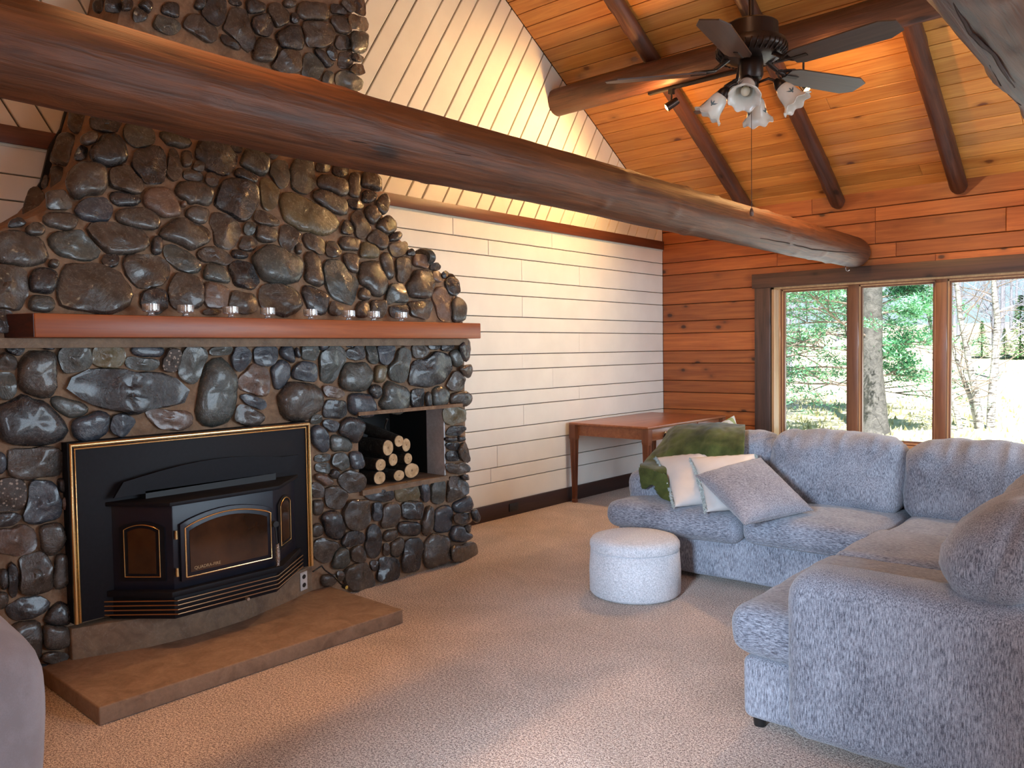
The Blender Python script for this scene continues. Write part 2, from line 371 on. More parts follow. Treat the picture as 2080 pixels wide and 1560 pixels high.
def end_grain(name, ca, cb):
    m_, n, l, b = newmat(name); v = mapping(n, l, (1, 1, 1), 'Generated', False)
    g = n.new('ShaderNodeTexGradient'); g.gradient_type = 'SPHERICAL'
    mp = n.new('ShaderNodeMapping'); mp.inputs['Location'].default_value = (-.5*0, -1, -1); mp.inputs['Scale'].default_value = (0, 2, 2); l.new(v, mp.inputs[0]); l.new(mp.outputs[0], g.inputs[0])
    w_ = mth(n, l, 'SINE', mth(n, l, 'MULTIPLY', g.outputs[1], 55.)); nz_ = ntex(n, l, mapping(n, l), 30, 4)
    x = mth(n, l, 'ADD', mth(n, l, 'MULTIPLY', w_, .12), nz_); r_ = ramp(n, l, x, ((.35, ca), (.65, cb)))
    cr = ramp(n, l, g.outputs[1], ((.80, (0, 0, 0)), (.93, (1, 1, 1)))); l.new(mix(n, l, mth(n, l, 'MULTIPLY', cr.outputs[0], .7), r_.outputs[0], (.12, .05, .02)), b.inputs['Base Color'])
    b.inputs['Roughness'].default_value = .7; return m_
M_cut = end_grain('firewood_cut', (.45, .27, .12), (.72, .50, .28))
# ------------------------------------------------------------------ room shell
XL, YB, XR, YK = -4.664, 7.894, 2.25, -.90
PIT = .61684; ZE = 2.8796; YRG = 3.5
def zr(y): return ZE + PIT*(YB-y) if y >= YRG else ZE + PIT*(YB-YRG) - PIT*(YRG-y)
CA = 1/sqrt(1+PIT*PIT); SA = PIT*CA
floor = MB().box(XL-.2, XR+.2, YK-.2, YB+.02, -.12, 0).build('floor', M_carpet, kind='structure')
# left wall: backing + trim, horizontal shiplap below, slanted boards in the gable
wl = MB().prism([Vector((XL-.02, y, z)) for y, z in ((YK-.2, -.1), (YB+.16, -.1), (YB+.16, zr(YB)+.02), (YRG, zr(YRG)+.05), (YK-.2, zr(YK)))], Vector((-.18, 0, 0))).build('wall_left', M_gap, kind='structure')
cz = [.13, .32, .446, .634, .777, .966, 1.095, 1.285, 1.419, 1.612, 1.744, 1.931, 2.065, 2.256, 2.39, 2.543]
jn = [(920, 460), (992, 508), (1060, 552), (924, 570), (1061, 627), (1121, 495), (1177, 543), (1177, 698), (1061, 735), (1123, 775), (1177, 800), (1064, 847), (1010, 905), (997, 960)]
jj = {}
for (x, y) in jn:
    p = onx(x, y, XL)
    for i in range(len(cz)-1):
        if cz[i] <= p.z < cz[i+1]: jj.setdefault(i, []).append(p.y)
for i in range(len(cz)-1):
    ys = sorted([YK, YB] + jj.get(i, []) + [1.1 + (i*1.37) % 1.9 - 1.4])
    for a, b in zip(ys[:-1], ys[1:]):
        if b-a < .05: continue
        j = random.uniform(-.0015, .0015)
        board([Vector((XL+j, a+.0015, cz[i]+.0035)), Vector((XL+j, b-.0015, cz[i]+.0035)), Vector((XL+j, b-.0015, cz[i+1]-.0035)), Vector((XL+j, a+.0015, cz[i+1]-.0035))], (1, 0, 0), .02, M_white, wl)
# gable boards
zt = 2.60
gy = [3.52+.055, 3.745, 3.905, 4.133, 4.293, 4.514, 4.67, 4.898, 5.059, 5.28, 5.441, 5.667, 5.824, 6.036, 6.197, 6.419, 6.581, 6.802, 6.95, 7.184, 7.337, 7.554, 7.715, 7.94, 8.1]
g = gy[0]
pre = [g]
while g > .3: g -= (.226 if len(pre) % 2 else .158); pre.append(g)
gy = sorted(pre[1:]) + gy
ZT0 = 2.633
def slab(y0, y1, mirror):
    L = 5.
    q = [(y0, ZT0), (y1, ZT0), (y1+PIT*L, ZT0+L), (y0+PIT*L, ZT0+L)]
    q = [(q[0][0]-PIT*.2, ZT0-.2), (q[1][0]-PIT*.2, ZT0-.2), q[2], q[3]]
    q = clip(q, (0, -1), -zt); q = clip(q, (-1, 0), -YRG-.002)
    if len(q) > 2: q = clip(q, (PIT, 1), ZE+PIT*YB-.004)
    if len(q) > 2: q = clip(q, (1, 0), YB)
    if len(q) < 3: return
    if mirror:
        q = [(2*YRG-a, b) for a, b in q][::-1]; q = clip(q, (-1, 0), -YK)
        if len(q) < 3: return
    ar = abs(sum(q[i-1][0]*q[i][1]-q[i][0]*q[i-1][1] for i in range(len(q))))/2
    if ar < .004: return
    qq = [q[0]]
    for a in q[1:]:
        if abs(a[0]-qq[-1][0])+abs(a[1]-qq[-1][1]) > 1e-3: qq.append(a)
    if abs(qq[0][0]-qq[-1][0])+abs(qq[0][1]-qq[-1][1]) < 1e-3: qq.pop()
    j = random.uniform(-.001, .001)
    board([Vector((XL+j, a, b)) for a, b in qq], (1, 0, 0), .02, M_whiteG, wl, ch=.004)
for a, b in zip(gy[:-1], gy[1:]): slab(a+.0065, b-.0065, False)
off = .052
for a, b in zip(gy[:-1], gy[1:]): slab(a+.0065+off, b-.0065+off, True)
tr = MB().box(XL, XL+.022, YK, YB-.002, 2.543, 2.633).build('trim_1', M_trimY, kind='structure', bevel=.002)
tag(MB().box(XL+.0, XL+.006, YK, YB-.003, 2.528, 2.543).build('trim_2', simple('pale_bead', (.62, .72, .68), .5), kind='structure'))
MB().box(XL, XL+.018, YK, YB-.002, 0, .135).build('baseboard_left', M_baseb, kind='structure', bevel=.003)
# window wall
PX = [(-3.30, -2.69), (-2.545, -1.935), (-1.785, -1.175), (-1.03, -.42)]
WZ0, WZ1 = .56, 1.995
wx0, wx1 = -3.425, -.295
wb = MB()
for (a, b, c_, d_) in ((XL-.18, wx0, -.1, 2.92), (wx1, XR+.18, -.1, 2.92), (wx0, wx1, -.1, .49), (wx0, wx1, 2.05, 2.92)): wb.box(a, b, YB+.02, YB+.18, c_, d_)
wb = wb.build('wall_back', M_gapw, kind='structure')
cz2 = [-.0, .16, .32, .446, .634, .777, .966, 1.095, 1.285, 1.419, 1.612, 1.744, 1.931, 2.065, 2.256, 2.39, 2.595, 2.728, 2.90]
def wplank(x0, x1, z0, z1):
    j = random.uniform(-.0015, .0015)
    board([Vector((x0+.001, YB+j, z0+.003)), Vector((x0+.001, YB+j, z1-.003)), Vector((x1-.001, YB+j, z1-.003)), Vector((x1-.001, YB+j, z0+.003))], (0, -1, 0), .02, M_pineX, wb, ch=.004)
for i in range(len(cz2)-1):
    a, b = cz2[i], cz2[i+1]
    if a > 2.0:
        js = {14: [-3.35, -2.23, -.4], 15: [-2.41, -1.36, .5], 13: [-1.9, .2], 16: [-2.41, -1.23, .9], 17: [-3.0, -.7]}.get(i, [-1.5])
        xs = [XL] + sorted(js) + [XR]
        for p, q in zip(xs[:-1], xs[1:]): wplank(p, q, a, b)
    else:
        wplank(XL, wx0-.0, a, min(b, 2.3)); wplank(wx1, XR, a, b)
        if b < .5: wplank(wx0, wx1, a, b)
# window unit: casings, frame, sashes and glass
wn = MB().box(wx0+.01, wx0+.035, YB+.015, YB+.16, .49, 2.05).box(wx1-.035, wx1-.01, YB+.015, YB+.16, .49, 2.05).box(wx0+.01, wx1-.01, YB+.015, YB+.16, 2.03, 2.05).box(wx0+.01, wx1-.01, YB+.015, YB+.16, .49, .515).build('window_1', M_stop, kind='structure')
MB().box(-3.60, -.13, YB-.042, YB-.002, 2.047, 2.190).build('casing_header', M_casing, wn, bevel=.003)
MB().box(-3.575, -3.415, YB-.032, YB-.002, .46, 2.047).build('casing_side', M_casingZ, wn, bevel=.003)
MB().box(-.305, -.145, YB-.032, YB-.002, .46, 2.047).build('casing_side', M_casingZ, wn, bevel=.003)
MB().box(-3.60, -.13, YB-.05, YB-.002, .42, .47).build('window_sill', M_casing, wn, bevel=.003)
for a, b in ((PX[0][1], PX[1][0]), (PX[1][1], PX[2][0]), (PX[2][1], PX[3][0])):
    MB().box((a+b)/2-.045, (a+b)/2+.045, YB+.03, YB+.14, .515, 2.03).build('mullion', M_frame, wn, bevel=.004)
for a, b in PX:
    fr = MB()
    for k, (e, y0, y1, mt) in enumerate(((.052, YB+.045, YB+.060, M_stop), (.040, YB+.060, YB+.075, M_frame), (.028, YB+.068, YB+.082, M_stop))):
        s_ = MB(); e2 = e-.012
        s_.box(a-e, a-e2, y0, y1, WZ0-e, WZ1+e).box(b+e2, b+e, y0, y1, WZ0-e, WZ1+e).box(a-e, b+e, y0, y1, WZ1+e2, WZ1+e).box(a-e, b+e, y0, y1, WZ0-e, WZ0-e2)
        s_.build('window_stop', mt, wn)
    sash = MB().box(a-.03, a, YB+.072, YB+.11, WZ0-.03, WZ1+.03).box(b, b+.03, YB+.072, YB+.11, WZ0-.03, WZ1+.03).box(a, b, YB+.072, YB+.11, WZ1, WZ1+.03).box(a, b, YB+.072, YB+.11, WZ0-.03, WZ0).build('sash', M_frame, wn)
    MB().box(a-.003, b+.003, YB+.088, YB+.094, WZ0-.003, WZ1+.003).build('glass_pane', M_pane, sash)
# right and rear walls with the window openings that light the room (outside the picture)
def holed(name, fx, u0, u1, z1, hu0, hu1, hz0, hz1):
    mb = MB()
    for (a, b, c_, d_) in ((u0, hu0, 0, z1), (hu1, u1, 0, z1), (hu0, hu1, 0, hz0), (hu0, hu1, hz1, z1)):
        if d_-c_ > .01: fx(mb, a, b, c_, d_)
    return mb.build(name, M_pineC, kind='structure')
wr_ = holed('wall_right', lambda mb, a, b, c_, d_: mb.box(XR, XR+.15, a, b, c_, d_), YK, YB, 5.7, 2.6, 6.6, .6, 2.4)
wf_ = holed('wall_front', lambda mb, a, b, c_, d_: mb.box(a, b, YK-.15, YK, c_, d_), XL, XR, 2.95, -1.27, -.62, 0, 2.15)
for k, (par, bxs) in enumerate(((wr_, ((XR+.02, XR+.06, 2.6, 3.93), (XR+.02, XR+.06, 3.93, 5.27), (XR+.02, XR+.06, 5.27, 6.6))), (wf_, ((-1.27, -.62, YK-.10, YK-.05), )))):
    for (x0, x1, y0, y1) in bxs:
        z0, z1 = (.6, 2.4) if k == 0 else (.01, 2.15)
        mb = MB()
        if k == 0: mb.box(x0, x1, y0, y0+.05, z0, z1).box(x0, x1, y1-.05, y1, z0, z1).box(x0, x1, y0, y1, z0, z0+.05).box(x0, x1, y0, y1, z1-.05, z1)
        else: mb.box(x0, x0+.05, y0, y1, z0, z1).box(x1-.05, x1, y0, y1, z0, z1).box(x0, x1, y0, y1, z0, z0+.05).box(x0, x1, y0, y1, z1-.05, z1)
        f_ = mb.build('window_%d' % (k+2), M_frame, kind='structure') if False else mb.build('sash', M_frame, par)
        MB().box(x0+.02, x1-.02, y0+.02, y1-.02, z0, z1).build('glass_pane', M_pane, f_)
f_ = MB().box(1.05, 1.10, YK+.001, YK+.03, .85, 2.15).box(2.0, 2.05, YK+.001, YK+.03, .85, 2.15).box(1.05, 2.05, YK+.001, YK+.03, .85, .90).box(1.05, 2.05, YK+.001, YK+.03, 2.10, 2.15).build('window_2', M_frame, kind='structure')  # unseen frame and pane added around the rear fill lamp, on solid wall
MB().box(1.09, 2.01, YK+.004, YK+.010, .89, 2.11).build('glass_pane', M_pane, f_)
# ceiling: two slopes, far one boarded piece by piece
def ceil_pt(x, y, o=0.): # o = distance below the board face, perpendicular
    return Vector((x, y - o*SA, zr(y) - o*CA)) if y >= YRG else Vector((x, y + o*SA, zr(y) - o*CA))
ce = MB()
ce.prism([ceil_pt(XL-.2, YRG, -.02), ceil_pt(XL-.2, YB+.4, -.02), ceil_pt(XL-.2, YB+.4, -.2), ceil_pt(XL-.2, YRG, -.2)], Vector((XR-XL+.4, 0, 0)))
ce.prism([ceil_pt(XL-.2, YRG-.001, -.02), ceil_pt(XL-.2, YK-.4, -.02), ceil_pt(XL-.2, YK-.4, -.2), ceil_pt(XL-.2, YRG-.001, -.2)], Vector((XR-XL+.4, 0, 0)))
ce = ce.build('ceiling', M_gapw, kind='structure')
yk = 5.812; dy = .1167
rows = [yk + k*dy for k in range(-20, 20)]
for i, (a, b) in enumerate(zip(rows[:-1], rows[1:])):
    if b > YB+.08: break
    a = max(a, YRG); xs = [XL, XL + 1.6 + (i*2.13) % 3.6, XR]
    if i % 3 == 1: xs = [XL, XR]
    for p, q in zip(xs[:-1], xs[1:]):
        o = random.uniform(0, .0015)
        g_ = .0026
        P = [ceil_pt(p+.001, a+g_, o), ceil_pt(q-.001, a+g_, o), ceil_pt(q-.001, b-g_, o), ceil_pt(p+.001, b-g_, o)]
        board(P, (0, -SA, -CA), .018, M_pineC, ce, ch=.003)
near = [YRG - k*.1167*2 for k in range(20)]
for a, b in zip(near[1:], near[:-1]):
    a = max(a, YK)
    if b-a < .05: continue
    P = [ceil_pt(XL, b-.002), ceil_pt(XR, b-.002), ceil_pt(XR, a+.002), ceil_pt(XL, a+.002)]
    board(P, (0, SA, -CA), .018, M_pineC, ce, ch=.003)

# ------------------------------------------------------------------ logs
def log_mesh(p0, p1, r0, r1, seg=40, n=90, bumpy=.012, knots=(), seed=0, endround=0., sag=.01):
    p0, p1 = Vector(p0), Vector(p1); t = (p1-p0).normalized(); L = (p1-p0).length
    up = Vector((0, 0, 1)) if abs(t.z) < .9 else Vector((1, 0, 0)); a = (up-t*up.dot(t)).normalized(); b = t.cross(a)
    vs = []
    for i in range(n+1):
        f = i/n; c = p0+(p1-p0)*f + (a*noise.noise(Vector((f*L*.6, seed, 0))) + b*noise.noise(Vector((f*L*.6, seed, 5))))*sag
        R = r0+(r1-r0)*f
        if endround:
            e = min(1., (1-f)*L/endround); R *= sqrt(max(.0, 1-(1-e)**2))*.35+.65 if e < 1 else 1
        for k in range(seg):
            th = 2*pi*k/seg; d = a*cos(th)+b*sin(th)
            q = Vector((f*L*.9, cos(th)*1.1, sin(th)*1.1+seed))
            h = noise.noise(q)*bumpy + noise.noise(q*3.1)*bumpy*.35 + noise.noise(Vector((f*L*1.5, cos(th)*4, sin(th)*4+seed)))*bumpy*.5
            h += noise.noise(Vector((f*L*6, cos(th)*14, sin(th)*14+seed)))*bumpy*.30
            for (kl, kt, kr, kh) in knots:
                dd = ((f*L-kl)**2 + (R*((th-kt+pi) % (2*pi)-pi))**2)/(kr*kr)
                if dd < 6: h += kh*math.exp(-dd) - kh*1.3*math.exp(-dd*14)
            vs.append(c + d*(R+h))
    fs = [(i*seg+k, i*seg+(k+1) % seg, (i+1)*seg+(k+1) % seg, (i+1)*seg+k) for i in range(n) for k in range(seg)]
    fs += [tuple(reversed(range(seg))), tuple(range(n*seg, (n+1)*seg))]
    me = D.meshes.new('log'); me.from_pydata(vs, [], fs); bm = bmesh.new(); bm.from_mesh(me); bmesh.ops.recalc_face_normals(bm, faces=bm.faces); bm.to_mesh(me); bm.free(); shade(me, True, 50); return me
rk = random.Random(3)
kn = [(rk.uniform(.3, 8.5), rk.uniform(0, 2*pi), rk.uniform(.025, .06), rk.uniform(.006, .014)) for _ in range(60)]
b1 = tag(link('tie_beam', log_mesh((-2.545, YK, 2.315), (-2.555, YB-.01, 2.315), .142, .140, 64, 300, .005, kn, 1., .22), M_logY), 'thick peeled log beam crossing the picture in front of the chimney to the window wall', 'beam')
kn = [(rk.uniform(.3, 8.5), rk.uniform(0, 2*pi), rk.uniform(.05, .09), rk.uniform(.010, .022)) for _ in range(60)]
tag(link('tie_beam', log_mesh((-.395, YK, 2.33), (-.40, YB-.01, 2.33), .155, .14, 64, 300, .007, kn, 9.), M_logY), 'log beam in the top right corner, nearest the camera, with drying cracks', 'beam')
kn = [(rk.uniform(.3, 6.5), rk.uniform(0, 2*pi), rk.uniform(.04, .07), rk.uniform(.006, .014)) for _ in range(30)]
tag(link('purlin_log', log_mesh((XL-.02, 6.0, 3.742), (XR, 6.0, 3.742), .121, .121, 40, 130, .009, kn, 4.), M_logX), 'dark horizontal log purlin under the rafters, behind the ceiling fan', 'beam')
# a drying crack along the near face of each tie beam
def crack(parent, pts, wdt):
    mb = MB()
    for a, b in zip(pts[:-1], pts[1:]):
        a, b = Vector(a), Vector(b); n_ = Vector((0, 0, wdt/2)); o = Vector((.006, 0, 0))
        mb.add([a-n_-o, b-n_-o, b+n_-o, a+n_-o, a-n_*.6+o, b-n_*.6+o, b+n_*.6+o, a+n_*.6+o], ((0,3,2,1),(4,5,6,7),(0,1,5,4),(1,2,6,5),(2,3,7,6),(3,0,4,7)))
    return mb.build('crack', M_gapw, parent)
def on_log(px, py, ax_x, ax_z, r_):
    d = ray(px, py); ox_, oz_ = CAM.x-ax_x, CAM.z-ax_z; A_ = d.x*d.x+d.z*d.z; B_ = 2*(ox_*d.x+oz_*d.z); C_ = ox_*ox_+oz_*oz_-r_*r_
    q = B_*B_-4*A_*C_; t = (-B_-sqrt(max(0, q)))/(2*A_); return CAM+d*t
def crackline(parent, pxs, ax_x, ax_z, r_, wd):
    P = [on_log(x, y, ax_x, ax_z, r_) for x, y in pxs]; fine = []
    for a, b in zip(P[:-1], P[1:]): fine += [a.lerp(b, k/5)+noise.noise_vector(a.lerp(b, k/5)*9)*.006 for k in range(5)]
    fine.append(P[-1]); n_ = len(fine)
    MB().tube(fine, [wd*(.25+.75*sin(pi*min(1, (k+.5)/n_))) for k in range(n_)], 6).build('drying_crack', M_gapw, parent)
crackline(b1, [(500, 232), (600, 262), (700, 283), (800, 298), (900, 309), (985, 320)], -2.55, 2.315, .140, .0045)
crackline(b1, [(1545, 484), (1600, 494), (1650, 506), (1700, 512), (1745, 514)], -2.55, 2.315, .138, .0055)
b2 = [o for o in D.objects if o.name.startswith('tie_beam') and o is not b1][0]
crackline(b2, [(1928, -6), (1950, 30), (1972, 67), (2017, 110), (2042, 150), (2061, 178)], -.397, 2.33, .152, .0050)
crackline(b2, [(2010, 132), (2030, 165), (2052, 196), (2074, 214)], -.397, 2.33, .150, .0030)
rl = random.Random(11)
LAB = {0: 'slanting log rafter left of the ceiling fan, ending behind the long foreground beam', 1: 'slanting log rafter directly behind the ceiling fan and its light shades', 2: 'slanting log rafter at the right, between the fan blade tip and the corner beam'}
for i, (xa, xb) in enumerate(((-3.76, -3.625), (-2.70, -2.74), (-1.665, -1.712), (-.70, -.70), (.32, .32), (1.33, 1.33))):
    kn = [(rl.uniform(.3, 5), rl.uniform(0, 2*pi), rl.uniform(.03, .05), rl.uniform(.006, .012)) for _ in range(26)]
    p0 = ceil_pt(xa, YRG+.02, .072); p1 = ceil_pt(xb, YB+.045, .072)
    o = link('log_rafter', log_mesh(p0, p1, .066, .070, 28, 120, .006, kn, 20+i*3, .08, .008), M_logR)
    tag(o, LAB.get(i, 'slanting log rafter past the corner beam, %s beyond the right edge of the picture' % {3: 'first', 4: 'second', 5: 'third'}.get(i)), 'rafter', 'log rafters under the boarded ceiling')
tag(MB().tube([(-2.56, 7.55, 2.185), (-2.56, 7.55, 2.155), (-2.555, 7.55, 2.135), (-2.54, 7.55, 2.128), (-2.525, 7.55, 2.138)], .004, 8).build('ceiling_hook', M_steel, smooth=True), 'small metal hook under the window end of the long log beam', 'hook')
# ------------------------------------------------------------------ fireplace
FR = [(0, .99), (1.65, 4.02), (1.84, 4.04), (1.98, 3.98), (2.04, 3.87), (2.12, 3.73), (2.26, 3.56), (2.35, 3.52), (2.49, 3.51), (2.62, 3.48), (3.17, 3.37), (7, 3.37)]
def lerp(T, z):
    for (a, va), (b, vb) in zip(T[:-1], T[1:]):
        if z <= b: return va+(vb-va)*max(0, (z-a)/(b-a))
    return T[-1][1]
YLT = [(0, .60), (1.65, .75), (2.0, 1.15), (2.13, 1.395), (2.19, 1.47), (2.285, 1.54), (2.34, 1.60), (2.75, 1.72), (3.4, 1.87), (7, 1.87)]
YRT = [(0, 3.99), (1.60, 3.99)] + FR[1:]
def sec(z):
    xf = -3.935 if z < 1.6 else max(-4.23, -3.95-max(0, z-1.65)*.28)
    return xf, lerp(YLT, z), lerp(YRT, z)
fire = empty('fireplace', (-4.2, 2.3, 0), label='river stone fireplace with a flared chimney breast standing against the white board wall', cat='fireplace')
fire.location = (0, 0, 0)
# masonry core
NY0, NY1, NZ0, NZ1, NX = 3.06, 3.79, .60, 1.075, -4.50
core = MB()
def cbox(x0, x1, y0, y1, z0, z1): core.box(x0, x1, y0, y1, z0, z1)
cbox(XL+.024, -3.935, .60, NY0, 0, 1.52); cbox(XL+.024, -3.935, NY0, 3.99, 0, NZ0); cbox(XL+.024, -3.935, NY0, 3.99, NZ1, 1.52); cbox(XL+.024, -3.935, NY1, 3.99, NZ0, NZ1); cbox(XL+.024, NX, NY0, NY1, NZ0, NZ1)
zs = [1.52, 1.65, 1.75, 1.84, 1.92, 1.98, 2.04, 2.12, 2.19, 2.26, 2.34, 2.49, 2.62, 2.75, 3.17, 3.4, 5.45]
vs = []; fs = []
for z in zs:
    xf, yl, yr = sec(z); c_ = .10
    for (x, y) in ((XL+.024, yl), (xf-c_, yl), (xf-c_*.3, yl+c_*.3), (xf, yl+c_), (xf, yr-c_), (xf-c_*.3, yr-c_*.3), (xf-c_, yr), (XL+.024, yr)): vs.append((x, y, z))
for i in range(len(zs)-1):
    for k in range(8): fs.append((i*8+k, i*8+(k+1) % 8, (i+1)*8+(k+1) % 8, (i+1)*8+k))
fs += [tuple(range(8)), tuple(range((len(zs)-1)*8, len(zs)*8))]
core.add(vs, fs)
core.build('mortar', M_mortar, fire)
MB().box(-4.10, -3.93, NY1-.012, NY1, NZ0, NZ1).build('niche_side', M_block, fire)
MB().box(NX, -3.90, NY0, NY1, NZ0-.02, NZ0+.012).build('niche_floor', M_conc2, fire)
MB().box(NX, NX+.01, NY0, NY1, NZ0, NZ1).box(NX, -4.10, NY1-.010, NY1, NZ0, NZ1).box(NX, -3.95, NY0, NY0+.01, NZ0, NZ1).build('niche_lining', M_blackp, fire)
MB().box(-3.96, -3.885, NY0-.03, NY1+.13, NZ1-.004, NZ1+.018).build('niche_lintel', M_mortar, fire)
MB().box(-3.95, -3.885, .70, 3.98, 1.492, 1.535).build('mortar_band', M_conc2, fire)
# dark strip where the left side meets the wall
pf = [onx(x, y, XL+.024) for x, y in ((150, 190), (138, 225), (128, 262), (105, 300), (88, 370), (76, 388))]
mb = MB()
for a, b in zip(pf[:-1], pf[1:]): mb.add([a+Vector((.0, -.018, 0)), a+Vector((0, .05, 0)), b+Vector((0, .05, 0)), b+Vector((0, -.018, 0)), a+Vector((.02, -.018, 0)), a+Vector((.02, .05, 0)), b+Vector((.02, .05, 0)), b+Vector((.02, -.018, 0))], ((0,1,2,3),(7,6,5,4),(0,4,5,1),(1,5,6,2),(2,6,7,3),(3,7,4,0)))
mb.build('dark_edge_strip', M_blackp, fire)
# mantel
MX = -3.775
yl, yr = 1.245, 3.995
mb = MB().prism([Vector((-3.97, yl-.09, 1.535)), Vector((MX-.012, yl, 1.535)), Vector((MX-.012, yl, 1.640)), Vector((-3.97, yl-.09, 1.640))][::1], Vector((0, .004, 0)))
shelf = MB().prism([Vector((-3.97, yl-.075, 1.536)), Vector((MX, yl, 1.536)), Vector((MX, yr, 1.536)), Vector((-3.97, yr, 1.536))], Vector((0, 0, .103))).build('mantel_shelf', M_mantel, fire, bevel=.005)
MB().prism([Vector((-3.968, yl-.079, 1.538)), Vector((MX-.004, yl-.004, 1.538)), Vector((MX-.004, yl-.001, 1.538)), Vector((-3.968, yl-.073, 1.538))], Vector((0, 0, .099))).build('end_grain', M_mantelend, shelf)
# riser and hearth slab
rf = [onz(x, y, .074) for x, y in ((147, 1342), (220, 1329), (300, 1316), (400, 1292), (500, 1260), (580, 1225), (625, 1204), (657, 1190))]
rf = [Vector((p.x, p.y, 0)) for p in rf]
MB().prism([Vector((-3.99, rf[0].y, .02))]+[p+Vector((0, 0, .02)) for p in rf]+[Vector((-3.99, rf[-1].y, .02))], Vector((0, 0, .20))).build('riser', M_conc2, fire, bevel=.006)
hs = [onz(100, 1366, .076), onz(201, 1437.5, .076), onz(818.7, 1237.6, .076), onz(662, 1188, .076)]
hs = [Vector((p.x, p.y, .001)) for p in hs]; hs[3].x = -3.99; hs.insert(0, Vector((-3.99, hs[0].y, .001)))
MB().prism(hs, Vector((0, 0, .075))).build('hearth_slab', M_concrete, fire, bevel=.007, seg=3)
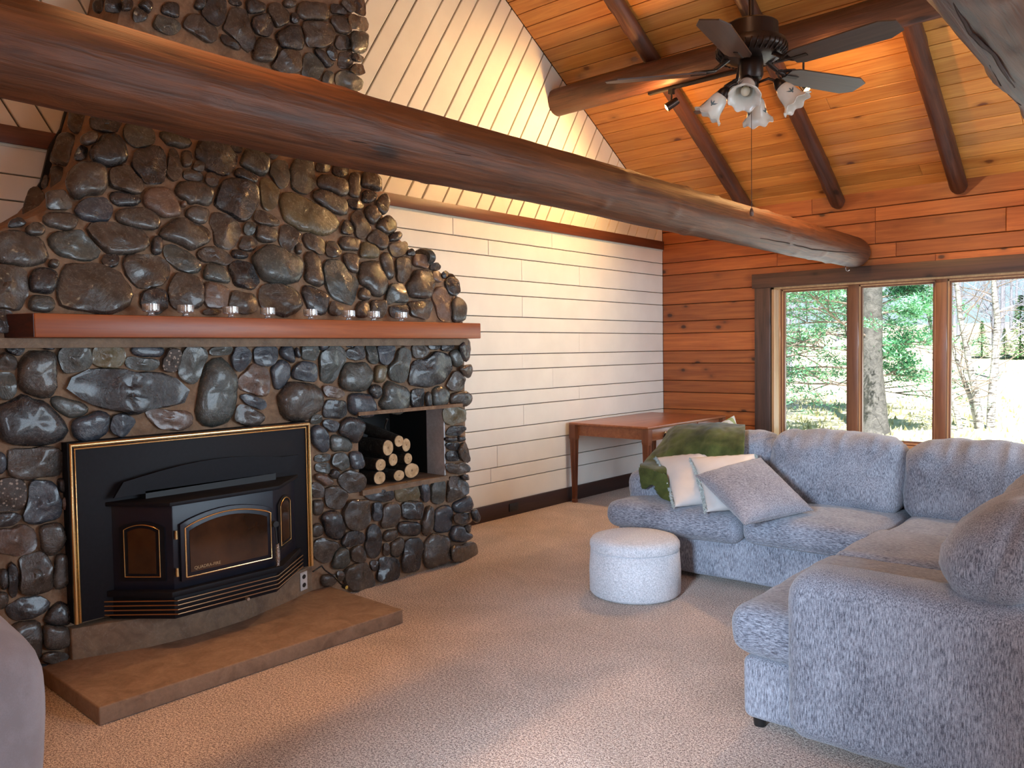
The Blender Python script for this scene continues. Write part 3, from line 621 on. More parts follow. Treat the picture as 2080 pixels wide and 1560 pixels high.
# stones: measured outlines laid on the masonry surface
TILES = [
(400, 0, 5.778, "60 30 120 130 0 k,240 130 270 280 0 k,470 30 180 80 20 k,60 330 470 210 40 n,510 340 300 560 -18 n,430 500 380 110 35 k,700 80 200 170 20 k,780 290 300 230 30 k,970 190 190 340 -15 n,1100 40 180 90 0 n,1165 210 80 140 0 k,1380 120 360 200 10 n,830 570 300 280 0 n,1110 440 380 300 15 k,1430 400 370 300 15 n,1070 700 330 290 0 n,1370 770 230 330 -10 g,1500 680 330 120 45 k,1600 620 130 200 -15 k,1545 900 130 140 0 g,1680 120 220 110 20 k,1800 60 150 170 -10 n,1930 80 130 230 0 k,1720 290 180 300 -30 n,1900 270 250 180 30 n,1910 480 170 290 0 g,1730 500 210 200 20 n,1760 680 190 240 -10 n,1880 670 160 110 25 k,1900 820 160 140 40 k,1800 950 300 220 20 g"),
(160, 0, 6.933, "280 70 170 160 0 k,490 60 220 190 0 k,880 200 170 190 0 n,1250 350 340 220 20 g,700 60 150 170 0 k,960 80 170 180 20 k,1300 130 230 200 0 k"),
(0, 200, 6.5, "1030 290 260 360 0 n,1420 300 360 260 10 k,1840 480 420 260 5 g,860 700 330 520 18 n,1070 700 170 230 25 k,1200 520 260 170 -10 n,1440 690 460 400 10 k,760 1020 280 400 25 n,600 1090 100 260 20 n,1160 1070 520 480 0 n,1680 1080 500 340 25 n,470 1380 280 380 15 n,740 1330 330 330 -20 n,1280 1440 450 320 12 b,1660 1310 430 190 10 k,2000 900 420 480 20 k"),
(0, 420, 6.5, "230 210 340 110 -10 k,480 290 270 180 0 n,800 170 480 280 25 n,1850 140 600 260 7 n,270 540 800 430 12 n,980 500 750 360 22 g,1560 400 780 380 8 n,1470 710 250 190 0 k,90 1080 540 580 0 n,580 960 370 350 10 k,550 1270 370 220 8 g,710 740 160 120 20 n,1250 1060 940 640 12 n,1910 830 680 420 8 n,80 1500 240 330 0 k"),
(300, 440, 6.5, "130 380 150 230 0 k,540 220 620 370 15 n,470 560 540 260 38 g,510 980 390 500 -10 n,920 1010 310 350 -10 r,880 500 440 220 15 n,930 760 360 230 35 g,100 1100 320 340 30 k,1040 150 360 520 -20 n,1360 150 150 180 0 g,1340 350 280 190 10 n,1230 490 260 120 15 k,1590 210 300 280 20 n,1300 760 350 380 -30 k,1740 620 760 480 22 g,1900 310 290 440 -25 n,1590 40 370 190 30 n,1280 1120 380 290 30 n,1780 1100 560 420 15 n,870 1250 260 80 0 n"),
(300, 240, 6.5, "390 280 520 170 12 g,340 620 200 460 0 n,530 520 160 200 0 n,690 620 170 180 20 n,900 500 560 400 25 k,1180 390 160 110 20 k,1430 570 380 320 25 g,1620 480 230 90 15 k,1750 720 230 350 -5 g,1310 740 330 180 20 k,620 760 270 150 10 n,850 800 170 200 0 n,640 990 480 340 10 n,1200 1060 520 540 20 k,1610 990 220 430 -5 o,220 1100 520 340 30 r,680 1270 290 270 25 n,480 1120 100 110 0 r"),
(600, 320, 5.474, "110 200 250 390 -5 g,320 110 170 110 10 k,510 150 190 150 20 k,430 290 390 250 20 n,680 310 180 310 -10 n,830 280 260 230 35 n,820 410 190 220 0 k,970 530 150 220 10 n,420 480 480 210 30 n,155 640 740 330 22 o,670 510 230 120 15 k,860 620 220 240 30 n,1010 760 200 220 30 n,740 730 230 330 -20 n,600 770 170 170 15 k,930 900 240 230 40 n,1110 890 160 120 0 k,1150 1010 200 220 0 n,620 950 230 170 15 n,230 960 300 190 40 n,430 1030 230 150 45 n,840 1020 220 210 0 o,630 1180 190 280 -15 n,200 1230 210 430 -8 n,30 980 130 240 -10 n,1200 1240 230 330 -15 n,1050 1200 150 320 -15 n,1290 1050 80 70 0 k,1420 1160 200 150 20 r,1560 1210 130 80 15 k,1590 1320 150 140 10 r,1660 1300 90 90 0 k,1740 1430 160 200 -15 k,870 1330 290 420 -20 n"),
(600, 480, 5.474, "530 480 300 600 -27 g,1400 530 320 340 30 n,1150 630 230 240 0 g,1170 820 210 150 0 k,1400 800 260 220 15 n,1650 730 200 440 -12 r,1820 820 190 270 -8 g,230 700 420 210 42 k,780 630 170 150 20 n,760 800 160 190 0 n,920 800 180 220 0 n,450 800 190 150 20 n"),
(600, 660, 5.474, "20 310 90 200 -10 b,170 300 200 200 0 g,330 240 100 100 0 b,420 430 280 450 20 g,625 230 110 70 0 b,680 320 210 190 -30 k,860 320 130 240 -8 g,1030 320 210 220 -15 b,1195 450 220 390 15 g,1250 220 100 60 0 r,1400 310 210 190 20 n,1560 240 150 80 0 k,1700 250 170 110 0 k,1500 490 560 360 -15 k,1800 370 130 240 -20 g,1900 280 120 260 0 k,1910 510 120 150 -10 n,140 520 270 240 10 b,680 560 370 350 25 g,950 550 130 210 10 o,1800 620 180 240 20 n,90 860 490 400 -5 n,430 750 260 150 25 r,920 750 140 200 -30 k,1110 810 320 330 20 g,1390 810 200 210 -10 k,1480 820 100 180 0 k,1620 800 200 200 30 g,1850 820 230 140 10 n,450 930 310 240 -10 k,740 890 320 290 15 b,240 1040 150 130 0 g,400 1110 190 140 25 b,640 1160 260 300 15 k,520 1310 250 190 0 g,290 1270 190 330 -15 b,1770 1010 240 200 0 o,1800 1170 230 110 -15 k,1740 1270 130 70 0 k,1855 1265 70 70 0 k,1760 1350 190 90 5 k,1890 1420 100 200 -15 n,1760 1460 150 130 0 k"),
(600, 830, 7.09, "910 750 190 280 -8 b,410 710 250 130 -5 g,415 850 230 150 5 g,660 790 230 280 -35 g,590 930 150 170 0 k,840 1040 380 290 12 n,430 1030 300 140 25 r,600 1290 290 380 0 n,330 1180 170 260 0 n,340 1420 150 260 0 n,1250 1250 380 180 5 k"),
(620, 980, 6.5, "690 450 400 410 10 n,390 580 310 420 -10 k,640 740 330 190 -10 k,280 880 300 330 15 n,180 640 160 200 0 n,490 1020 250 260 -20 g,720 950 210 220 20 n,910 770 200 500 0 k,960 390 150 270 0 b,1140 460 240 370 25 n,1150 690 180 180 0 n,1090 900 90 190 0 n,1230 860 190 290 10 n,1110 1140 300 330 0 k,720 1240 360 330 0 n,930 1100 120 170 0 k,480 1230 90 150 0 n,320 1290 200 160 0 n"),
(780, 900, 5.377, "270 540 250 210 -15 o,460 540 110 230 -15 b,610 540 180 280 10 g,800 510 230 310 15 n,870 670 200 190 -20 b,330 740 240 220 0 k,290 940 250 180 8 k,490 860 120 370 10 n,660 840 190 320 0 b,900 820 220 130 -10 k,1000 790 80 150 -20 k,850 1010 240 210 15 b,930 950 80 130 0 k,600 1170 300 350 0 n,320 1210 220 410 10 k,890 1180 270 220 -15 n,900 380 90 80 0 k,810 280 270 120 5 n"),
(0, 660, 6.5, "220 320 240 150 10 k,640 310 240 60 5 k,1000 460 430 380 -10 g,1440 420 420 330 10 o,1960 340 420 150 3 b,1880 520 450 190 3 g,530 640 500 620 0 n,100 490 230 220 0 n,100 830 240 420 0 g,1690 850 1800 520 3 k,920 1090 580 270 10 g,400 1260 950 600 10 k,1210 1340 480 370 -15 b,1600 1330 250 300 30 b"),
(300, 660, 6.5, "330 480 230 320 20 s,600 540 330 540 18 g,990 340 360 150 -3 g,930 880 530 940 8 g,1230 460 280 370 15 b,1570 390 310 280 -5 b,1900 380 250 240 10 b,1430 750 430 370 35 r,1760 640 220 430 15 b,1430 1010 440 160 25 b,1340 1200 380 250 15 n,280 1240 620 300 5 r"),
(0, 880, 6.5, "480 390 820 400 -3 n,150 820 450 400 -10 s,590 910 500 590 0 b,820 700 150 220 0 k,870 930 110 200 0 r,90 1160 310 220 0 k,200 1400 550 380 0 r,700 1360 320 390 -10 n,30 400 150 280 0 b"),
(0, 1080, 4.875, "350 430 350 380 10 n,630 400 190 330 5 n,30 470 100 200 0 k,20 690 110 180 0 n,260 770 520 200 -20 k,600 830 230 220 0 k,270 1100 300 400 0 n,560 1050 290 240 0 n,560 1250 270 130 0 n,150 480 110 330 0 k,400 1400 260 150 0 k"),
]
ST_ = []
for ox, oy, s_, txt in TILES:
    for t in txt.split(','):
        q = t.split(); cx, cy_, w_, h_, an = [float(v) for v in q[:5]]
        ST_.append([ox+cx/s_, oy+cy_/s_, w_/s_/2, h_/s_/2, radians(an), q[5]])
# drop double measurements
keep = []
for s_ in ST_:
    if all(math.hypot(s_[0]-k[0], s_[1]-k[1]) > .45*min(s_[2]+s_[3], k[2]+k[3])*.9 for k in keep): keep.append(s_)
ST_ = keep
def snorm(s_, x, y, e=3.0):
    dx, dy = x-s_[0], y-s_[1]; c_, n_ = cos(s_[4]), sin(s_[4])
    return ((abs(dx*c_+dy*n_)/s_[2])**e + (abs(-dx*n_+dy*c_)/s_[3])**e)**(1/e)
def excluded(x, y):
    if x < 990 and (628 if x > 20 else 678) < y < 702: return True          # mantel and band
    if 128 < x < 650 and y > 905-(x-135)*.089-14 and y < 1480: return True   # stove, riser, hearth
    if 722 < x < 915 and 832 < y < 985: return True           # niche
    return (y > 1395 and x > 0) or (x > 640 and y > 1215-(x-700)*.33)
def surf(px, py):
    """first hit of the ray with the (slightly padded) masonry"""
    d = ray(px, py); t = 3.0; lo = None
    def inside(p):
        xf, a, b = sec(p.z); return p.x < xf+.035 and p.y > a-.02 and p.y < b+.05
    t0 = None
    while t < 8.5:
        p = CAM+d*t
        if p.x < XL+.05: break
        if inside(p): t0 = t; break
        t += .02
    if t0 is None:
        X = sec(2.0)[0]
        for _ in range(8): p = onx(px, py, X+.035); X = sec(p.z)[0]
        return p, Vector((1, .25, .15)).normalized()
    p = CAM+d*t0; xf, a, b = sec(p.z)
    if p.x > xf-.06: n_ = Vector((1, 0, .27 if 1.66 < p.z < 2.65 else 0)).normalized()
    else: n_ = Vector((.75, -.65, .25)).normalized()
    if p.y > b-.05: n_ = (n_+Vector((0, .35, 0))).normalized()
    return p, n_
rs = random.Random(5)
NS = 26
def on_body(x, y):
    d = ray(x, y); t = 3.
    while t < 8.5:
        p = CAM+d*t
        if p.x < XL+.06: return False
        xf, a, b = sec(p.z)
        if p.x < xf+.03 and a < p.y < b: return True
        t += .04
    return False
cand = []
for gy_ in range(4, 1390, 11):
    for gx_ in range(-185, 985, 11):
        if excluded(gx_, gy_): continue
        c_ = min([(snorm(q, gx_, gy_)-1)*min(q[2], q[3]) for q in ST_ if abs(q[0]-gx_) < 170 and abs(q[1]-gy_) < 170], default=60)
        if c_ > 8 and on_body(gx_, gy_): cand.append((c_, gx_, gy_))
cand.sort(reverse=True); nfill = 0
for c_, gx_, gy_ in cand:
    if nfill >= 110: break
    c_ = min([(snorm(q, gx_, gy_)-1)*min(q[2], q[3]) for q in ST_ if abs(q[0]-gx_) < 170 and abs(q[1]-gy_) < 170], default=60)
    if c_ > 8:
        ST_.append([gx_, gy_, min(c_, 34)*1.25, min(c_, 30)*.95, rs.uniform(-.6, .6), rs.choice('knngn')]); nfill += 1
def stone(outl, nrm, kind, seed, hgt):
    """outl: world outline points on the tangent plane"""
    c = sum(outl, Vector())/len(outl); n = len(outl)
    rad = sum((p-c).length for p in outl)/n
    vs = []
    ang = rs.random() < .6
    ta = nrm.cross(Vector((.1, .2, 1))).normalized(); tb_ = nrm.cross(ta)
    fac = [(rs.uniform(0, 2*pi), rs.uniform(.45, .95), rs.uniform(.5, .9)) for _ in range(4)] if ang else []
    tilt = Vector((rs.uniform(-.15, .15), rs.uniform(-.15, .15), rs.uniform(-.15, .15)))
    rings = ((.80, -.75), (.97, -.35), (1.0, -.02), (.975, .28), (.90, .58), (.76, .82), (.55, .95), (.28, 1.0))
    if ang: rings = ((.84, -.75), (.98, -.3), (1.0, .05), (.96, .45), (.88, .74), (.74, .90), (.52, .97), (.26, 1.0))
    for s_, h0 in rings:
        for p in outl:
            h = h0
            q = c+(p-c)*s_
            if fac and h > 0:
                uu, vv = (q-c).dot(ta)/rad, (q-c).dot(tb_)/rad
                for (ft, fs_, fh) in fac: h = min(h, max(.05, fh - fs_*(uu*cos(ft)+vv*sin(ft))*.8+.12))
            hh = h*hgt*(1+ (q-c).dot(tilt)/max(rad, .01))
            v = q + nrm*hh
            e = Vector((v.x*9+seed*3.7, v.y*9+seed, v.z*9)); k = min(.014, rad*.14)
            v += noise.noise_vector(e)*k + noise.noise_vector(e*2.9)*k*.35
            if ang:
                r_ = noise.noise(e*1.6); v += nrm*(abs(r_)*-.12*rad*max(0, h))
            vs.append(v)
    m_ = len(rings)
    top = c+nrm*hgt; vs.append(top + noise.noise_vector(Vector((top.x*9+seed*3.7, top.y*9+seed, top.z*9)))*min(.012, rad*.12))
    vs.append(c-nrm*hgt*.8)
    fs = [(i*n+k, i*n+(k+1) % n, (i+1)*n+(k+1) % n, (i+1)*n+k) for i in range(m_-1) for k in range(n)]
    fs += [((m_-1)*n+k, (m_-1)*n+(k+1) % n, m_*n) for k in range(n)] + [((k+1) % n, k, m_*n+1) for k in range(n)]
    me = D.meshes.new('stone'); me.from_pydata(vs, [], fs); bm = bmesh.new(); bm.from_mesh(me); bmesh.ops.recalc_face_normals(bm, faces=bm.faces); bm.to_mesh(me); bm.free()
    shade(me, True, 60 if not ang else 38)
    o_ = link('stone', me, ST[kind], fire); ALLST.append((rad if nrm.y < .9 else 0, o_)); return o_
nst = 0; ALLST = []
for i, s_ in enumerate(ST_):
    nb = [k for k in ST_ if k is not s_ and math.hypot(k[0]-s_[0], k[1]-s_[1]) < max(s_[2], s_[3])*1.2+max(k[2], k[3])*1.2]
    ol = []; r2 = random.Random(i*13+5); cuts = [(2*pi*(k_+r2.uniform(-.25, .25))/5, r2.uniform(.90, 1.10)) for k_ in range(5)] if r2.random() < .55 else []
    for k in range(NS):
        th = 2*pi*k/NS; dx, dy = cos(th), sin(th)
        own = 1/snorm(s_, s_[0]+dx, s_[1]+dy); own *= 1.05 + .08*noise.noise(Vector((dx*1.3+i*5.1, dy*1.3, i)))
        for (tk_, dk_) in cuts:
            cx_, cy_2 = cos(tk_), sin(tk_); lim = dk_/snorm(s_, s_[0]+cx_, s_[1]+cy_2)*1.06; pr_ = dx*cx_+dy*cy_2
            if pr_ > .05: own = min(own, lim/pr_)
        def free(ff):
            x, y = s_[0]+dx*own*ff, s_[1]+dy*own*ff; d0 = snorm(s_, x, y); g_ = d0 + 1.6/min(s_[2], s_[3])
            return all(snorm(q, x, y) > g_ for q in nb)
        f_ = 1.
        if free(1.):
            g = 1.
            while g < 1.48 and free(g): g += .03
            f_ = g-.03 if g < 1.48 else 1.06
            if excluded(s_[0]+dx*own*f_, s_[1]+dy*own*f_): f_ = 1.
        else:
            while f_ > .3 and not free(f_): f_ -= .025
        ol.append((s_[0]+dx*own*f_, s_[1]+dy*own*f_))
    # smooth the outline a little
    for _ in range(1): ol = [((ol[k-1][0]+2*ol[k][0]+ol[(k+1) % NS][0])/4, (ol[k-1][1]+2*ol[k][1]+ol[(k+1) % NS][1])/4) for k in range(NS)]
    P, N_ = surf(s_[0], s_[1]); dn = N_.dot
    W3 = []
    for (x, y) in ol:
        d = ray(x, y); t = (P-CAM).dot(N_)/d.dot(N_); W3.append(CAM+d*t)
    area = s_[2]*s_[3]; r_m = (sum((p-P).length for p in W3)/NS)
    hg = max(.022, min(.060, .42*min(s_[2], s_[3])/F*(P-CAM).length*1.0))
    stone([p-N_*.012 for p in W3], N_, s_[5], i*1.7, hg*rs.uniform(.85, 1.15)); nst += 1
# stones on the right-hand side, turned away from the camera
for k in range(14):
    z = .14 + k*.15; xf, a, b = sec(z)
    for x in (-4.12, ):
        c = Vector((x+rs.uniform(-.03, .03), b+.005, z)); ol = []
        for j in range(NS):
            th = -2*pi*j/NS; ol.append(c+Vector((cos(th)*rs.uniform(.115, .13), 0, sin(th)*.068)))
        ol = [(ol[j-1]+2*ol[j]+ol[(j+1) % NS])/4 for j in range(NS)]
        stone(ol, Vector((0, 1, 0)), rs.choice('kgbn'), 400+k, .035); nst += 1
ALLST.sort(key=lambda t: -t[0]); rest = [o_ for _, o_ in ALLST[292:]]
bmj = bmesh.new(); mats_ = list(ST.values())
for o_ in rest:
    n0 = len(bmj.faces); bmj.from_mesh(o_.data); bmj.faces.ensure_lookup_table(); mi_ = mats_.index(o_.data.materials[0])
    for f_ in bmj.faces[n0:]: f_.material_index = mi_
    D.objects.remove(o_)
mej = D.meshes.new('small_stones'); bmj.to_mesh(mej); bmj.free()
for q in mats_: mej.materials.append(q)
link('small_stones', mej, None, fire, kind='stuff')
print('STONES', nst, 'fill', nfill)

# ------------------------------------------------------------------ stove insert
SX = -3.862
st = empty('stove_insert', (SX, 2.02, .245), label='black wood stove insert with brass trim set into the stone fireplace', cat='stove'); st.location = (0, 0, 0)
y0, y1, z0, z1 = 1.385, 2.665, .245, 1.066
MB().box(-3.93, SX, y0, y1, z0, z1).build('surround_panel', M_black, st, bevel=.002)
def rail(a, b, r=.011):
    return MB().tube([a, b], r, 12)
tr = MB(); bx = SX+.004
tr.tube([(bx, y0+.012, z0), (bx, y0+.012, z1-.012), (bx, y1-.012, z1-.012), (bx, y1-.012, z0)], .0115, 12).tube([(bx-.002, y0+.030, z0), (bx-.002, y0+.030, z1-.030), (bx-.002, y1-.030, z1-.030), (bx-.002, y1-.030, z0)], .006, 10)
tr.build('brass_frame', M_brass, st, smooth=True, ang=40)
# bay shaped body
FX = -3.635
bay = [(-3.90, 1.56), (-3.87, 1.56), (FX, 1.745), (FX, 2.275), (-3.87, 2.56), (-3.90, 2.56)]
def bayp(pts, za, zb, name, mat, par, grow=0., bev=.003):
    c = Vector((-3.9, 2.02, 0))
    P = []
    for x, y in pts:
        gy = grow*(1 if y > 2.02 else -1) if True else 0
        P.append(Vector((x + (grow if x > -3.88 else 0)*(1 if x > -3.7 else .2), y+gy*.8, za)))
    return MB().prism(P, Vector((0, 0, zb-za))).build(name, mat, par, bevel=bev)
body = bayp(bay, .36, .757, 'stove_body', M_blackg, st)
bayp(bay, .757, .776, 'top_plate', M_black, st, .028)
bayp(bay, .335, .362, 'ash_lip', M_black, st, .035)
bayp(bay, .226, .336, 'base', M_black, st, .006)
for k in range(4):
    z = .252+k*.021
    lou = MB().tube([(-3.865, 1.52, z), (FX+.028, 1.745, z), (FX+.028, 2.275, z), (-3.865, 2.60, z)], .0032, 8).build('louvre_trim', M_bronze, st, smooth=True, ang=40)
vis = []
for t in range(13):
    f_ = t/12; yy = 1.60+f_*.96; zz = .805 + .135*sin(pi*min(1, max(0, .06+.88*f_)))**.75; vis.append(Vector((-3.835, yy, zz)))
bot = [Vector((-3.835, 2.49, .805)), Vector((-3.835, 1.60+.02, .805))]
MB().prism([Vector((-3.80, 1.555, .80))]+[Vector((-3.80, 1.60, .868))]+[Vector((-3.80, 1.60+.93*t/10, .868+.058*sin(pi*t/10*.95))) for t in range(1, 10)]+[Vector((-3.80, 2.545, .895)), Vector((-3.80, 2.48, .812))], Vector((-.012, 0, 0))).build('heat_deflector', M_black, st)
MB().box(-3.865, -3.80, 1.70, 2.40, .776, .812).build('deflector_neck', M_blackp, st)
# door with arched window
def arch(y0_, y1_, zb, zs, zt_, n=12, x=0.):
    P = [(y0_, zb), (y0_, zs)]
    for k in range(1, n): f_ = k/n; P.append((y0_+(y1_-y0_)*f_, zs+(zt_-zs)*sin(pi*f_)**.8))
    return P+[(y1_, zs), (y1_, zb)]
door = MB().prism([Vector((FX+.001, a, b)) for a, b in arch(1.772, 2.262, .395, .665, .715)], Vector((.018, 0, 0))).build('door', M_blackg, st, bevel=.003)
MB().prism([Vector((FX+.017, a, b)) for a, b in arch(1.815, 2.225, .432, .628, .672)], Vector((.006, 0, 0))).build('door_glass', M_fireglass, door)
A_ = arch(1.795, 2.245, .412, .645, .692, 16)
MB().tube([(FX+.021, a, b) for a, b in A_]+[(FX+.021, A_[0][0], A_[0][1])], .0045, 8).build('brass_arch', M_brass, door, smooth=True, ang=40)
tc_ = D.curves.new('lettering', 'FONT'); tc_.body = 'QUADRA-FIRE'; tc_.size = .021; tc_.extrude = .0006; tc_.align_x = 'LEFT'
to_ = D.objects.new('tmp_letters', tc_); COL.objects.link(to_)
bpy.context.view_layer.update(); me = D.meshes.new_from_object(to_.evaluated_get(bpy.context.evaluated_depsgraph_get())); D.objects.remove(to_)
me.transform(Matrix.Translation((FX+.0242, 1.832, .442)) @ Matrix(((0, 0, 1, 0), (1, 0, 0, 0), (0, 1, 0, 0), (0, 0, 0, 1))))
link('lettering', me, M_etch, door)
for zz in (.62, .445): MB().lathe([(0, .02), (.007, .02), (.008, .0), (.008, -.02), (0, -.02)], (FX+.018, 1.752, zz), 12).build('hinge', M_brass, door, smooth=True, ang=40)
hd = MB().lathe([(0, -.01), (.016, -.01), (.016, .012), (0, .012)], (FX+.032, 2.262, .585), 14, Matrix(((0, 0, 1), (0, 1, 0), (1, 0, 0)))).tube([(FX+.035, 2.262, .585), (FX+.045, 2.264, .48)], .004, 8).build('door_handle', M_blackp, door, smooth=True, ang=40)
coil = []
for k in range(150):
    f_ = k/149; r_ = .0065+.0065*sin(pi*min(1, f_*1.05))*f_**.3; coil.append((FX+.046+r_*cos(k*.75), 2.265+r_*sin(k*.75), .485-.115*f_))
MB().tube(coil, .0022, 6).build('spring_grip', M_steel, door, smooth=True)
# side bays with arched windows
def side(pA, pB, u0, u1, zb, zs, zt_):
    A, B = Vector((*pA, 0)), Vector((*pB, 0)); t_ = (B-A).normalized(); n_ = Vector((t_.y, -t_.x, 0))
    if n_.x < 0: n_ = -n_
    L = (B-A).length
    def P(u, z, o): return A+t_*(u*L)+n_*o+Vector((0, 0, z))
    MB().prism([P(a, b, .001) for a, b in arch(u0-.08, u1+.08, zb-.02, zs+.01, zt_+.015)], n_*.008).build('side_window_frame', M_black, st)
    MB().prism([P(a, b, .009) for a, b in arch(u0+.06, u1-.06, zb+.015, zs-.01, zt_-.015)], n_*.003).build('side_glass', M_fireglass, st)
    q = arch(u0, u1, zb, zs, zt_, 10); MB().tube([P(a, b, .012) for a, b in q]+[P(q[0][0], q[0][1], .012)], .0032, 8).build('side_brass_trim', M_brass, st, smooth=True, ang=40)
side((-3.87, 1.56), (FX, 1.745), .24, .80, .425, .645, .668)
side((FX, 2.275), (-3.87, 2.56), .22, .66, .445, .655, .685)
MB().lathe([(0, 0), (.009, 0), (.011, .012), (.008, .02), (0, .02)], (FX+.035, 2.09, .243), 12, Matrix(((0, 0, 1), (0, 1, 0), (1, 0, 0)))).build('air_knob', M_steel, st, smooth=True, ang=40)
# outlets
def outlet(o_, n_, s_, w_, h_, mat, holes, label):
    root = empty('electrical_outlet', (0, 0, 0), label=label, cat='outlet')
    n_ = Vector(n_); s_ = Vector(s_); u_ = Vector((0, 0, 1)); o_ = Vector(o_)
    P = [o_+s_*a*w_/2+u_*b*h_/2 for a, b in ((-1, -1), (1, -1), (1, 1), (-1, 1))]
    MB().prism(P, n_*.006).build('cover_plate', mat, root, bevel=.0015)
    for dz in holes:
        c = o_+u_*dz*(1 if h_ > w_ else 0)+s_*dz*(0 if h_ > w_ else 1)+n_*.006
        ring = [c+s_*.016*cos(2*pi*k/14)+u_*.013*sin(2*pi*k/14) for k in range(14)]
        MB().prism(ring, n_*.0015).build('socket', M_blackp, root)
    return root
p = onz(615, 1222, .076); q_ = rf[5]
k0 = (rf[6]-rf[5]).normalized(); nn = Vector((k0.y, -k0.x, 0)); c0 = rf[5]+(rf[6]-rf[5])*.80+nn*.001+Vector((0, 0, .155))
outlet(c0, nn, k0, .062, .105, M_outletw, (-.024, .024), 'grey duplex outlet on the concrete riser under the stove')
p = onx(1043, 1035, XL+.019)
outlet((XL+.019, p.y, .075), (1, 0, 0), (0, 1, 0), .115, .072, M_blackp, (-.026, .026), 'black outlet in the brown baseboard right of the fireplace')
# power cord lying on the riser
pc = [Vector((-3.80, 2.62, .228)), Vector((-3.86, 2.72, .229)), onz(660, 1158, .20), onz(680, 1172, .13), onz(692, 1186, .095), onz(701, 1192, .092)]
pts = []
for a, b in zip(pc[:-1], pc[1:]): pts += [a.lerp(b, k/4) for k in range(4)]
pts.append(pc[-1])
co = MB().tube(pts, .0045, 8).build('power_cord', M_blackp, smooth=True); tag(co, 'black power cord with a plug end lying over the hearth beside the stove', 'cord')
pe = pc[-1]; ax = Vector((.9, .1, -.1)).normalized(); rot = ax.to_track_quat('Z', 'Y').to_matrix()
MB().lathe([(0, -.02), (.012, -.018), (.014, .012), (0, .012)], pe, 16, rot).build('plug', M_blackp, co, smooth=True, ang=40)
MB().lathe([(0, 0), (.011, 0), (.011, .002), (0, .002)], pe+ax*.012, 16, rot).build('plug_face', simple('yellow_plug', (.62, .42, .08), .4), co)

# ------------------------------------------------------------------ firewood
def firewood(px, py, rpx, rpy, back, tilt, label, rnd=0., col=None):
    xe = -3.975 if rnd == 0 else rnd
    c = onx(px, py, xe); dist = (c-CAM).dot(W); ry = rpy/F*dist; rx = rpx/F*dist/.80
    root = empty('firewood_log', (0, 0, 0), label=label, cat='firewood', group='split logs stacked in the niche')
    n = 22; pr = []
    sd = px*.01
    for k in range(n):
        th = 2*pi*k/n; r_ = 1+.06*noise.noise(Vector((cos(th)*1.5, sin(th)*1.5, sd)))
        pr.append((cos(th)*rx*r_, sin(th)*ry*r_))
    ax = Vector((-1, tilt[0], tilt[1])).normalized(); vs = []; L = back
    for i in range(7):
        f_ = i/6
        for (a, b) in pr:
            w_ = 1+.03*noise.noise(Vector((f_*3, a*30, b*30+sd)))
            vs.append(c+ax*(.004+L*f_)+Vector((0, a*w_, b*w_)))
    fs = [(i*n+k, i*n+(k+1) % n, (i+1)*n+(k+1) % n, (i+1)*n+k) for i in range(6) for k in range(n)]+[tuple(reversed(range(n))), tuple(range(6*n, 7*n))]
    MB().add(vs, fs).build('bark', M_bark, root, smooth=True, ang=50)
    vs = [c+Vector((0, a*.93, b*.93)) for a, b in pr]+[c+ax*.006+Vector((0, a*.93, b*.93)) for a, b in pr]
    MB().add(vs, [tuple(range(n)), tuple(reversed(range(n, 2*n)))]+[(k, (k+1) % n, n+(k+1) % n, n+k) for k in range(n)]).build('cut_end', M_cut, root)
    return root
T = 500; U = 650; S_ = 2.6
FW = [(808, 640, 26, 31, .34, (-.05, .22), 'topmost log of the niche stack, sloping back with a twig stub'),
      (750, 675, 30, 43, .38, (0, .02), 'large oval log with a dark crack, left below the top log'),
      (846, 660, 24, 36, .36, (0, .02), 'split triangular log at the upper right of the stack'),
      (777, 738, 25, 34, .38, (0, 0), 'small reddish log in the middle of the stack'),
      (711, 765, 29, 33, .40, (0, 0), 'round log at the left of the middle row'),
      (856, 732, 23, 30, .38, (0, .01), 'pale log with dark bark at the right of the middle row'),
      (875, 795, 42, 40, .36, (.03, 0), 'largest pale log at the lower right of the stack'),
      (706, 833, 33, 36, .40, (0, 0), 'round log at the lower left corner of the stack'),
      (808, 821, 31, 29, .36, (-.12, .03), 'orange-cut log between the two bottom logs')]
for (a, b, r1, r2, L, tl, lab) in FW: lastf = firewood(T+a/S_, U+b/S_, r1/S_, r2/S_, L, tl, lab)
tw = [onx(T+735/S_, U+575/S_, -4.12), onx(T+733/S_, U+560/S_, -4.11), onx(T+745/S_, U+524/S_, -4.05)]
for o in D.objects:
    if o.get('label', '').startswith('topmost log of the niche'):
        MB().tube(tw, [.008, .006, .008], 8).build('twig_stub', M_bark, o, smooth=True, ang=50)
